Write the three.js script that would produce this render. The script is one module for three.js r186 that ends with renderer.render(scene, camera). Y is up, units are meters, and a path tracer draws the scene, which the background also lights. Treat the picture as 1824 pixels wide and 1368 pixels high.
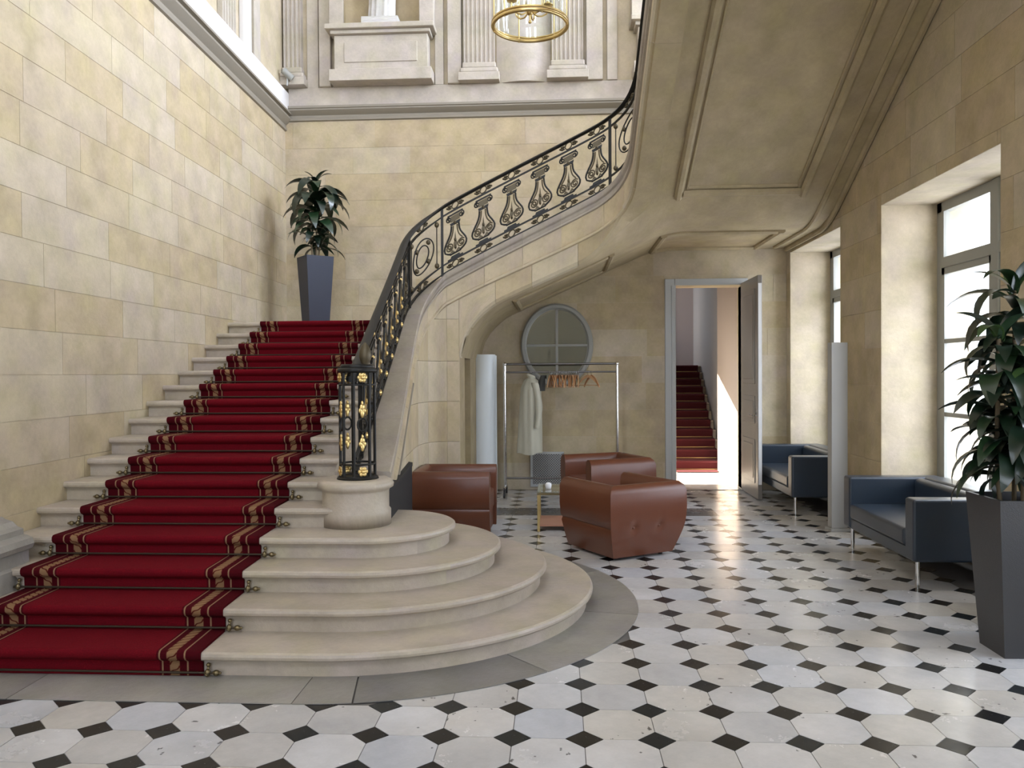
import * as THREE from 'three';
import { RectAreaLightUniformsLib } from 'three/addons/lights/RectAreaLightUniformsLib.js';
import { mergeGeometries, toCreasedNormals } from 'three/addons/utils/BufferGeometryUtils.js';
import { RoundedBoxGeometry } from 'three/addons/geometries/RoundedBoxGeometry.js';

// ------------------------------------------------------------------ camera, sky, sun, daylight, exposure
const scene = new THREE.Scene();
const EYE = 1.6;
const camera = new THREE.PerspectiveCamera(2 * Math.atan(684 / 1450) * 180 / Math.PI, 1824 / 1368, 0.05, 200);
camera.rotation.order = 'YXZ';
camera.position.set(0, EYE, 0);
camera.rotation.set(-0.013, 0.057, -0.006);
camera.updateMatrixWorld(true);

const renderer = new THREE.WebGLRenderer({ antialias: true });
renderer.toneMapping = THREE.LinearToneMapping;
renderer.toneMappingExposure = 1.4;
renderer.shadowMap.enabled = true;

scene.background = new THREE.Color(0.86, 0.93, 1.0).multiplyScalar(2.6);
RectAreaLightUniformsLib.init();

const sun = new THREE.DirectionalLight(0xfff1dc, 26);
sun.position.set(-34, 21, -11.5);
sun.target.position.set(2.0, 0.4, -12.4);
sun.castShadow = true;
sun.shadow.camera.left = -14; sun.shadow.camera.right = 14; sun.shadow.camera.top = 14; sun.shadow.camera.bottom = -14;
sun.shadow.camera.far = 90; sun.shadow.mapSize.set(2048, 2048);
scene.add(sun, sun.target);

// daylight of the open sky in front of each window, the size of the opening
function daylight(w, h, pos, look, power, tint = 0xe2ebff) {
  const l = new THREE.RectAreaLight(tint, power, w, h);
  l.position.set(...pos); l.lookAt(...look); scene.add(l);
}
const XR = 3.08;                                                    // room side of the right-hand wall
const WIN_Z = [[-4.9, -2.8], [-7.97, -5.87], [-11.02, -9.1]];       // window bays of that wall
for (const [a, b] of WIN_Z) {
  const c = (a + b) / 2;
  daylight(b - a, 2.8, [4.15, 1.8, c], [0, 1.8, c], 5);
  daylight(b - a, 3.3, [4.15, 7.4, c], [0, 7.4, c], 26);
}
for (const x of [-2.45, 2.2]) daylight(1.4, 3.5, [x, 2.25, 3.15], [x, 2.25, 0], 6);
for (const x of [-2.2, 0.2, 2.3]) daylight(1.5, 3.3, [x, 7.4, 3.15], [x, 7.4, 0], 15);

daylight(1.4, 1.8, [0.95, 3.0, -19.2], [3, 3.0, -19.2], 1.0);        // side window at the head of the inner stairs

// ------------------------------------------------------------------ helpers
let seed = 20240607;
const rnd = () => { seed |= 0; seed = seed + 0x6D2B79F5 | 0; let t = Math.imul(seed ^ seed >>> 15, 1 | seed); t = t + Math.imul(t ^ t >>> 7, 61 | t) ^ t; return ((t ^ t >>> 14) >>> 0) / 4294967296; };
const rr = (a, b) => a + (b - a) * rnd();
const pick = a => a[Math.floor(rnd() * a.length)];
const V = (x, y, z) => new THREE.Vector3(x, y, z);
const clamp = (x, a, b) => Math.min(b, Math.max(a, x));
const smooth = (a, b, x) => { const t = clamp((x - a) / (b - a), 0, 1); return t * t * (3 - 2 * t); };
const lin = (r, g, b) => new THREE.Color().setRGB(r, g, b);
const ORD = ['lowest', 'second', 'third', 'fourth', 'fifth', 'sixth', 'seventh', 'eighth', 'ninth', 'tenth', 'eleventh', 'twelfth', 'thirteenth', 'fourteenth', 'fifteenth', 'sixteenth'];

function prep(g) {
  let q = g.index ? g.toNonIndexed() : g;
  if (!q.attributes.normal) q.computeVertexNormals();
  if (!q.attributes.uv) q.setAttribute('uv', new THREE.BufferAttribute(new Float32Array(q.attributes.position.count * 2), 2));
  for (const k of Object.keys(q.attributes)) if (!['position', 'normal', 'uv'].includes(k)) q.deleteAttribute(k);
  return q;
}
const merge = list => list.length === 1 ? prep(list[0]) : mergeGeometries(list.map(prep));
function planar(g) {                                                // uv in metres, by the way each face points
  g = prep(g); g.computeBoundingBox();
  const p = g.attributes.position, n = g.attributes.normal, u = g.attributes.uv;
  for (let i = 0; i < p.count; i += 3) {
    let nx = 0, ny = 0, nz = 0;
    for (let k = 0; k < 3; k++) { nx += n.getX(i + k); ny += n.getY(i + k); nz += n.getZ(i + k); }
    nx = Math.abs(nx); ny = Math.abs(ny); nz = Math.abs(nz);
    for (let k = 0; k < 3; k++) {
      const j = i + k;
      if (ny >= nx && ny >= nz) u.setXY(j, p.getX(j), p.getZ(j));
      else if (nx >= nz) u.setXY(j, p.getZ(j), p.getY(j));
      else u.setXY(j, p.getX(j), p.getY(j));
    }
  }
  return g;
}
function bx(w, h, d, x = 0, y = 0, z = 0, r = 0) {
  const g = r ? new RoundedBoxGeometry(w, h, d, 1, Math.min(r, w / 2.01, h / 2.01, d / 2.01)) : new THREE.BoxGeometry(w, h, d);
  return g.translate(x, y, z);
}
const span = (x0, x1, y0, y1, z0, z1, r = 0) => bx(Math.abs(x1 - x0), Math.abs(y1 - y0), Math.abs(z1 - z0), (x0 + x1) / 2, (y0 + y1) / 2, (z0 + z1) / 2, r);
// rings of points joined into a skin; uv in metres
function loft(rings, { closed = true, cap0 = true, cap1 = true, crease = 0.6 } = {}) {
  const m = rings[0].length, pos = [], uv = [];
  const us = []; let acc = 0;
  for (let j = 0; j < m + 1; j++) { if (j) acc += rings[0][j % m].distanceTo(rings[0][(j - 1) % m]); us.push(acc); }
  let v = 0; const vs = [0];
  for (let i = 1; i < rings.length; i++) { v += rings[i][0].distanceTo(rings[i - 1][0]); vs.push(v); }
  const put = (a, ua, va) => { pos.push(a.x, a.y, a.z); uv.push(ua, va); };
  const last = closed ? m : m - 1;
  for (let i = 0; i < rings.length - 1; i++) for (let j = 0; j < last; j++) {
    const k = (j + 1) % m, A = rings[i][j], B = rings[i][k], C = rings[i + 1][k], D = rings[i + 1][j];
    put(A, us[j], vs[i]); put(B, us[j + 1], vs[i]); put(C, us[j + 1], vs[i + 1]);
    put(A, us[j], vs[i]); put(C, us[j + 1], vs[i + 1]); put(D, us[j], vs[i + 1]);
  }
  const cap = (ring, flip) => {
    const c = V(0, 0, 0); ring.forEach(p => c.add(p)); c.divideScalar(m);
    const nrm = V(0, 0, 0);
    for (let j = 0; j < m; j++) nrm.add(V().crossVectors(ring[j].clone().sub(c), ring[(j + 1) % m].clone().sub(c)));
    if (nrm.length() < 1e-9) return;
    nrm.normalize();
    const e = ring.reduce((b, p) => p.clone().sub(c).lengthSq() > b.lengthSq() ? p.clone().sub(c) : b, V(0, 0, 0)).normalize(), f = V().crossVectors(nrm, e);
    const flat = ring.map(p => { const q = p.clone().sub(c); return new THREE.Vector2(q.dot(e), q.dot(f)); });
    for (const t of THREE.ShapeUtils.triangulateShape(flat, [])) {
      const o = flip ? [t[0], t[2], t[1]] : t;
      for (const j of o) put(ring[j], flat[j].x, flat[j].y);
    }
  };
  if (cap0 && closed) cap(rings[0], false);
  if (cap1 && closed) cap(rings[rings.length - 1], true);
  let g = new THREE.BufferGeometry();
  g.setAttribute('position', new THREE.Float32BufferAttribute(pos, 3));
  g.setAttribute('uv', new THREE.Float32BufferAttribute(uv, 2));
  // orient outwards
  let vol = 0;
  for (let i = 0; i < pos.length; i += 9) {
    const [a, b, c, d, e, f, h, k, l] = pos.slice(i, i + 9);
    vol += a * (e * l - f * k) - b * (d * l - f * h) + c * (d * k - e * h);
  }
  if (closed && vol < 0) {
    const P = g.attributes.position.array, U = g.attributes.uv.array;
    for (let i = 0; i < P.length / 9; i++) {
      for (let k = 0; k < 3; k++) { const t = P[i * 9 + 3 + k]; P[i * 9 + 3 + k] = P[i * 9 + 6 + k]; P[i * 9 + 6 + k] = t; }
      for (let k = 0; k < 2; k++) { const t = U[i * 6 + 2 + k]; U[i * 6 + 2 + k] = U[i * 6 + 4 + k]; U[i * 6 + 4 + k] = t; }
    }
  }
  g.computeVertexNormals();
  return crease ? toCreasedNormals(g, crease) : g;
}
function tube(pts, r = 0.006, radial = 5, seg = 0, closed = false) {
  const c = new THREE.CatmullRomCurve3(pts, closed, 'catmullrom', 0.5);
  return new THREE.TubeGeometry(c, seg || Math.max(2, (pts.length - 1) * 2), r, radial, closed);
}
function rod(a, b, r, radial = 8) {
  const d = b.clone().sub(a), g = new THREE.CylinderGeometry(r, r, d.length(), radial);
  g.applyQuaternion(new THREE.Quaternion().setFromUnitVectors(V(0, 1, 0), d.clone().normalize()));
  return g.translate((a.x + b.x) / 2, (a.y + b.y) / 2, (a.z + b.z) / 2);
}
const ball = (r, x, y, z, sx = 1, sy = 1, sz = 1, a = 10, b = 7) => new THREE.SphereGeometry(r, a, b).scale(sx, sy, sz).translate(x, y, z);
const lathe = (pts, x, y, z, n = 24) => new THREE.LatheGeometry(pts.map(p => new THREE.Vector2(...p)), n).translate(x, y, z);
// a closed outline in the plane, pulled up
function slab(outline, y0, y1) {                                    // outline of [x, z]
  return loft([outline.map(([x, z]) => V(x, y0, z)), outline.map(([x, z]) => V(x, y1, z))], { crease: 0.5 });
}

const used = new Map();
function numbered(n) { const k = used.get(n) || 0; used.set(n, k + 1); return k ? `${n}_${String(k).padStart(3, '0')}` : n; }
function mesh(name, g, m, parent) {
  const o = new THREE.Mesh(g, m); o.name = name; o.castShadow = o.receiveShadow = true;
  if (parent) parent.add(o);
  return o;
}
function tag(o, label, category, group, kind) {
  o.userData.label = label; o.userData.category = category;
  if (group) o.userData.group = group;
  if (kind) o.userData.kind = kind;
  return o;
}
function thing(name, label, category, pos = [0, 0, 0], turn = 0, group, kind) {
  const o = new THREE.Group(); o.name = numbered(name); o.position.set(...pos); o.rotation.y = turn;
  scene.add(o); return tag(o, label, category, group, kind);
}
const struct = (name, label, category, pos, turn) => thing(name, label, category, pos, turn, undefined, 'structure');
const solo = (name, g, m, label, category, group, kind) => tag(mesh(numbered(name), g, m, scene), label, category, group, kind);

// ------------------------------------------------------------------ textures and materials
function periodic(P, sd) {
  const t = new Float32Array(P * P); let q = sd;
  for (let i = 0; i < P * P; i++) { q = (q * 1664525 + 1013904223) >>> 0; t[i] = q / 4294967296; }
  return (x, y) => {
    x = ((x % P) + P) % P; y = ((y % P) + P) % P;
    const i = Math.floor(x), j = Math.floor(y), f = x - i, h = y - j, u = f * f * (3 - 2 * f), v = h * h * (3 - 2 * h), I = (i + 1) % P, J = (j + 1) % P;
    return (t[i + j * P] * (1 - u) + t[I + j * P] * u) * (1 - v) + (t[i + J * P] * (1 - u) + t[I + J * P] * u) * v;
  };
}
function texture(n, fn, srgb, rx = 1, ry = rx) {
  const d = new Uint8Array(n * n * 4);
  for (let y = 0; y < n; y++) for (let x = 0; x < n; x++) {
    const c = fn(x / n, y / n), k = (x + y * n) * 4;
    d[k] = clamp(c[0], 0, 1) * 255; d[k + 1] = clamp(c[1], 0, 1) * 255; d[k + 2] = clamp(c[2], 0, 1) * 255; d[k + 3] = 255;
  }
  const t = new THREE.DataTexture(d, n, n, THREE.RGBAFormat);
  t.wrapS = t.wrapT = THREE.RepeatWrapping; t.magFilter = t.minFilter = THREE.LinearFilter;
  if (srgb) t.colorSpace = THREE.SRGBColorSpace;
  t.repeat.set(rx, ry); t.needsUpdate = true; return t;
}
const n8 = periodic(8, 3), n16 = periodic(16, 5), n64 = periodic(64, 9), n256 = periodic(256, 21);
const fbm = (x, y) => 0.4 * n8(x * 8, y * 8) + 0.3 * n16(x * 16 + 3, y * 16) + 0.18 * n64(x * 64, y * 64) + 0.12 * n256(x * 256, y * 256);
const stoneMap = texture(512, (x, y) => {
  const a = fbm(x, y), w = 0.5 * n8(x * 8 + 2, y * 8 + 5) + 0.5 * n16(x * 16, y * 16 + 7);
  const v = 0.87 + 0.2 * (a - 0.5);
  return [v + 0.012, v + 0.015 * (w - 0.5), v - 0.02 - 0.07 * (w - 0.5)];
}, true, 0.55);
const stoneBump = texture(512, (x, y) => { const v = fbm(x, y); return [v, v, v]; }, false, 0.9);
const tileMap = texture(512, (x, y) => {
  const a = fbm(x, y), p = n64(x * 64, y * 64 + 9), q = n256(x * 256, y * 256 + 3), c = n8(x * 8 + 4, y * 8);
  let v = 0.9 + 0.16 * (a - 0.5);
  if (p > 0.9 && q > 0.5 && c > 0.66) v *= 0.5;
  return [v + 0.012 * (c - 0.5), v, v - 0.02 * (c - 0.5)];
}, true, 0.45);
const glossMap = texture(256, (x, y) => { const v = 0.55 + 0.7 * (fbm(x, y) - 0.3); return [v, v, v]; }, false, 0.6);
const fineBump = texture(256, (x, y) => { const v = 0.6 * n64(x * 64, y * 64) + 0.4 * n256(x * 256, y * 256); return [v, v, v]; }, false, 6);

const std = (color, roughness, more = {}) => new THREE.MeshStandardMaterial({ color, roughness, ...more });
const phys = (color, roughness, more = {}) => new THREE.MeshPhysicalMaterial({ color, roughness, ...more });
const stone = (r, g, b, rough = 0.78) => std(lin(r, g, b), rough, { map: stoneMap, bumpMap: stoneBump, bumpScale: 0.004 });
const M = {
  wall: [stone(0.62, 0.53, 0.365), stone(0.64, 0.56, 0.405), stone(0.61, 0.51, 0.335), stone(0.65, 0.57, 0.43), stone(0.625, 0.535, 0.385), stone(0.595, 0.495, 0.325)],
  joint: stone(0.66, 0.575, 0.42),
  plain: stone(0.63, 0.54, 0.375),
  upper: stone(0.62, 0.57, 0.50),
  plaster: std(lin(0.70, 0.68, 0.66), 0.8),
  step: [stone(0.54, 0.475, 0.39, 0.45), stone(0.565, 0.50, 0.415, 0.45), stone(0.52, 0.455, 0.375, 0.45)],
  cap: stone(0.44, 0.39, 0.325, 0.6),
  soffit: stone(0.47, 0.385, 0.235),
  bronze: std(lin(0.27, 0.24, 0.19), 0.6),
  tile: [[0.70, 0.675, 0.65], [0.66, 0.625, 0.575], [0.72, 0.71, 0.71], [0.62, 0.60, 0.58], [0.68, 0.645, 0.59], [0.64, 0.645, 0.67]].map(c => std(lin(...c), 0.33, { map: tileMap, roughnessMap: glossMap })),
  darkTile: [[0.012, 0.012, 0.013], [0.02, 0.018, 0.016], [0.015, 0.018, 0.02]].map(c => phys(lin(...c), 0.36, { roughnessMap: glossMap, specularIntensity: 0.55 })),
  grout: std(lin(0.12, 0.11, 0.10), 0.9),
  apron: [stone(0.33, 0.315, 0.295, 0.45), stone(0.26, 0.25, 0.235, 0.45), stone(0.37, 0.355, 0.33, 0.45)],
  threshold: std(lin(0.10, 0.095, 0.09), 0.4, { roughnessMap: glossMap }),
  iron: phys(lin(0.012, 0.011, 0.009), 0.45, { specularIntensity: 0.6 }),
  ironBrown: std(lin(0.085, 0.066, 0.036), 0.45, { metalness: 0.5 }),
  gilt: std(lin(0.74, 0.54, 0.22), 0.32, { metalness: 0.9 }),
  brass: std(lin(0.62, 0.46, 0.20), 0.3, { metalness: 1 }),
  oldBrass: std(lin(0.20, 0.155, 0.08), 0.4, { metalness: 0.9 }),
  rod: std(lin(0.05, 0.036, 0.022), 0.45, { metalness: 0.5 }),
  chrome: std(lin(0.75, 0.75, 0.75), 0.15, { metalness: 1 }),
  darkMetal: std(lin(0.14, 0.13, 0.12), 0.3, { metalness: 0.9 }),
  leather: phys(lin(0.125, 0.038, 0.016), 0.42, { specularIntensity: 0.5, clearcoat: 0.5, clearcoatRoughness: 0.27, bumpMap: fineBump, bumpScale: 0.0006 }),
  navy: phys(lin(0.013, 0.025, 0.044), 0.34, { clearcoat: 0.5, clearcoatRoughness: 0.28, bumpMap: fineBump, bumpScale: 0.0006 }),
  paintGrey: std(lin(0.46, 0.47, 0.46), 0.5),
  frameGrey: std(lin(0.30, 0.30, 0.27), 0.5),
  pane: phys(lin(0.97, 0.98, 0.98), 0, { transmission: 1, thickness: 0, ior: 1.45 }),
  glass: phys(lin(0.95, 0.99, 0.98), 0.02, { transmission: 1, thickness: 0, ior: 1.45 }),
  mirror: std(lin(0.62, 0.64, 0.60), 0.05, { metalness: 1 }),
  leaf: [[0.009, 0.024, 0.011], [0.013, 0.034, 0.013], [0.007, 0.018, 0.010]].map(c => phys(lin(...c), 0.32, { clearcoat: 0.4, clearcoatRoughness: 0.25 })),
  leafLight: phys(lin(0.05, 0.10, 0.03), 0.35, { clearcoat: 0.3 }),
  stem: std(lin(0.16, 0.12, 0.07), 0.8),
  soil: std(lin(0.05, 0.035, 0.025), 0.95),
  potBlue: std(lin(0.055, 0.062, 0.085), 0.42, { metalness: 0.3 }),
  potGrey: std(lin(0.065, 0.065, 0.068), 0.4, { metalness: 0.4, bumpMap: fineBump, bumpScale: 0.0008 }),
  wood: std(lin(0.42, 0.20, 0.085), 0.45),
  woodPale: std(lin(0.56, 0.33, 0.17), 0.45),
  cloth: std(lin(0.50, 0.48, 0.38), 0.85, { bumpMap: fineBump, bumpScale: 0.001 }),
  lining: std(lin(0.05, 0.05, 0.045), 0.9),
  white: std(lin(0.80, 0.80, 0.80), 0.5),
  screen: std(lin(0.84, 0.90, 0.93), 0.4),
  totem: std(lin(0.36, 0.355, 0.335), 0.5),
  black: std(lin(0.015, 0.015, 0.017), 0.5),
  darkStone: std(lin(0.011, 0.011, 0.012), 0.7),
  marble: stone(0.74, 0.74, 0.74, 0.5),
  candle: std(lin(0.85, 0.82, 0.72), 0.6),
  ground: std(lin(0.55, 0.53, 0.48), 0.95),
  lilac: std(lin(0.50, 0.45, 0.45), 0.7),
  brownWall: std(lin(0.36, 0.30, 0.26), 0.5),
  blueGrey: std(lin(0.58, 0.61, 0.66), 0.7),
  redStair: std(lin(0.085, 0.010, 0.014), 0.95),
};

// ------------------------------------------------------------------ the room
const ZB = -11.2, ZF = 2.2, TOP = 9.8;
const wallX = z => -3.485 + 0.0268 * z;                              // the left-hand wall runs a little out of square
// split [a,b] x [c,d] into cells round rectangular holes
function cells(u0, u1, v0, v1, holes) {
  const us = [...new Set([u0, u1, ...holes.flatMap(h => [h[0], h[1]])])].filter(x => x >= u0 && x <= u1).sort((a, b) => a - b);
  const out = [];
  for (let i = 0; i < us.length - 1; i++) {
    const a = us[i], b = us[i + 1], m = (a + b) / 2;
    const cut = holes.filter(h => h[0] < m && h[1] > m).map(h => [h[2], h[3]]).sort((p, q) => p[0] - q[0]);
    let v = v0;
    for (const [lo, hi] of cut) { if (lo > v) out.push([a, b, v, Math.min(lo, v1)]); v = Math.max(v, hi); }
    if (v < v1) out.push([a, b, v, v1]);
  }
  return out;
}
// courses of dressed stone: place(u, v, w, h) puts one block
function courses(u0, u1, v0, v1, pitch, length, holes, joint, place) {
  for (let v = v0, row = 0; v < v1 - 0.02; v += pitch, row++) {
    const top = Math.min(v + pitch, v1);
    let u = u0 - rr(0, 0.5) * length - (row % 2) * 0.45 * length;
    while (u < u1) {
      const w = length * rr(0.72, 1.22), a = Math.max(u, u0), b = Math.min(u + w, u1);
      u += w;
      if (b - a < 0.06) continue;
      const inside = cells(a, b, v, top, holes.filter(h => h[0] < b && h[1] > a && h[2] < top && h[3] > v));
      for (const [p, q, r, s] of inside) if (q - p > 0.03 && s - r > 0.03) place((p + q) / 2, (r + s) / 2, q - p - joint, s - r - joint);
    }
  }
}

// floor: octagons and small dark squares
const floor = struct('floor', 'polished floor of pale octagonal stone tiles with small black squares', 'floor');
const STEP_C = [-1.3, -5.7], APRON_R = 1.84, RISE = 0.137, TREAD = 0.322, Z1 = -4.17;
const nosing = k => Z1 - TREAD * (k - 1);
mesh('bed', planar(span(-4.0, 3.62, -0.3, -0.004, ZB - 0.02, ZF + 0.02)), M.grout, floor);
{
  const s = 0.3154, x0 = 0.105, z0 = -3.551, a = 0.267 * s - 0.002, hs = s / 2 - 0.0019;
  const octo = (() => {
    const k = hs - (0.267 * s - 0.0014);
    const o = [[k, -hs], [hs, -k], [hs, k], [k, hs], [-k, hs], [-hs, k], [-hs, -k], [-k, -hs]];
    return o;
  })();
  const geoOf = (o, t) => slab(o, -t, 0);
  const octoG = planar(geoOf(octo, 0.008)), dia = planar(geoOf([[0, -a], [a, 0], [0, a], [-a, 0]], 0.008));
  const octoV = Array.from({ length: 16 }, (_, i) => i).map(i => { const g = octoG.clone(); const u = g.attributes.uv; for (let j = 0; j < u.count; j++) u.setXY(j, u.getX(j) + i * 0.613, u.getY(j) + i * 1.371); return g; });
  const tiles = [[], []], v = new THREE.Vector3();
  const blocked = (x, z, pad) => (x < -1.3 ? z < -3.86 - pad : Math.hypot(x - STEP_C[0], z - STEP_C[1]) < APRON_R - pad && true) || (x < -1.1 && z < -6 && x < -1.05) || (z < -9.15 + 0.02 && z > -9.65 - 0.02 && x > -1.1 && x < 1.78);
  for (let i = -14; i < 11; i++) for (let j = -19; j < 26; j++) for (const kind of [0, 1]) {
    const x = x0 + (i + (kind ? 0 : 0.5)) * s, z = z0 - (j + (kind ? 0 : 0.5)) * s;
    if (x < -3.7 || x > 3.06 || z < ZB + 0.02 || z > ZF - 0.05 || blocked(x, z, kind ? 0.03 : 0.09)) continue;
    v.set(x, 0, z).project(camera);
    const seen = z < -1.2 && Math.abs(v.x) < 1.06 && v.y > -1.08;
    tiles[kind].push([x, z, seen ? Math.hypot(x, z) : 99 + Math.hypot(x, z)]);
  }
  tiles.forEach((list, kind) => {
    list.sort((p, q) => p[2] - q[2]);
    const rest = [];
    list.forEach(([x, z, d], n) => {
      const mat = kind ? pick(M.darkTile) : pick(M.tile), g = kind ? dia : octoV[n % 16];
      if (n < 300 && d < 99) {
        const o = mesh(kind ? 'square_tile' : 'octagon_tile', g, mat, floor);
        o.position.set(x, rr(-0.0006, 0), z); o.rotation.set(rr(-0.0011, 0.0011), kind ? 0 : Math.floor(rnd() * 4) * Math.PI / 2, rr(-0.0011, 0.0011));
      } else rest.push([g.clone().translate(x, 0, z), mat]);
    });
    for (const m of kind ? M.darkTile : M.tile) {
      const l = rest.filter(r => r[1] === m).map(r => r[0]);
      if (l.length) mesh(kind ? 'more_square_tiles' : 'more_octagon_tiles', merge(l), m, floor).userData.kind = 'stuff';
    }
  });
  mesh('threshold_slab', planar(span(-1.1, 1.78, -0.008, 0.0006, -9.65, -9.15)), M.threshold, floor);
  // grey border stones round the foot of the stairs
  const ring = (t0, t1, r0, r1, y) => {
    const o = []; const n = 14;
    for (let i = 0; i <= n; i++) { const t = t0 + (t1 - t0) * i / n; o.push([STEP_C[0] + r1 * Math.sin(t), STEP_C[1] + r1 * Math.cos(t)]); }
    for (let i = n; i >= 0; i--) { const t = t0 + (t1 - t0) * i / n; o.push([STEP_C[0] + r0 * Math.sin(t), STEP_C[1] + r0 * Math.cos(t)]); }
    return slab(o, 0.0008, y);
  };
  const D = Math.PI / 180;
  [[0, 9, 0], [9.3, 42, 1], [42.3, 80, 2], [80.3, 118, 0], [118.3, 160, 1]].forEach(([p, q, m]) => mesh('border_stone', planar(ring(p * D, q * D, 1.36, APRON_R, 0.005)), M.apron[m], floor));
  [[-3.62, -2.74, 0], [-2.735, -1.304, 2]].forEach(([p, q, m]) => mesh('border_stone', planar(span(p, q, 0.0008, 0.005, -4.3, -3.86)), M.apron[m], floor));
}

// left-hand wall
const wallLeft = struct('wall_left', 'tall left wall of cream limestone blocks with a moulded cornice', 'wall', [-3.485, 0, 0], 0.0268);
{
  const far = ZB - 0.4, near = ZF;
  mesh('backing', planar(span(-0.5, -0.004, -0.1, TOP, far, near)), M.joint, wallLeft);
  courses(far + 0.28, near, 0.06, 5.02, 0.31, 1.0, [], 0.004, (u, v, w, h) => {
    if (u < -8.9 && v < 2.1) return;
    mesh('stone_block', planar(bx(0.03, h, w, -0.015, v, u)), pick(M.wall), wallLeft);
  });
  const prof = [[0, 4.99], [0.025, 5.0], [0.03, 5.03], [0.012, 5.045], [0.012, 5.075], [0.05, 5.11], [0.085, 5.15], [0.085, 5.17], [0.06, 5.18], [0.06, 5.2], [0.1, 5.21], [0.1, 5.235], [0.085, 5.245], [0, 5.25]];
  mesh('cornice', planar(loft([far, near].map(z => prof.map(([x, y]) => V(x, y, z))), { crease: 0.3 })), M.bronze, wallLeft);
  mesh('plinth_band', planar(span(-0.02, 0.07, 5.25, 5.5, far + 0.3, near, 0.006)), M.plaster, wallLeft);
  // pilasters of the upper storey
  const flute = (zc, w, d) => {
    const o = [[0, -w / 2]]; const n = 5, p = w / n;
    o.push([d, -w / 2]);
    for (let i = 0; i < n; i++) { const c = -w / 2 + p * (i + 0.5); for (let k = 0; k <= 6; k++) { const t = Math.PI * k / 6; o.push([d - 0.026 * Math.sin(t), c - Math.cos(t) * p * 0.36]); } }
    o.push([d, w / 2], [0, w / 2]);
    return loft([5.5, 9.3].map(y => o.map(([x, z]) => V(x, y, zc + z))), { crease: 0.4 });
  };
  for (const z of [-9.0, -6.9, -4.8]) {
    mesh('fluted_pilaster', planar(flute(z, 0.4, 0.06)), M.upper, wallLeft);
    mesh('pilaster_strip', planar(span(0, 0.06, 5.5, 9.3, z - 0.72, z - 0.46, 0.006)), M.plaster, wallLeft);
    mesh('pilaster_strip', planar(span(0, 0.065, 5.5, 9.3, z - 1.02, z - 0.8, 0.006)), M.upper, wallLeft);
  }
}

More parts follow.
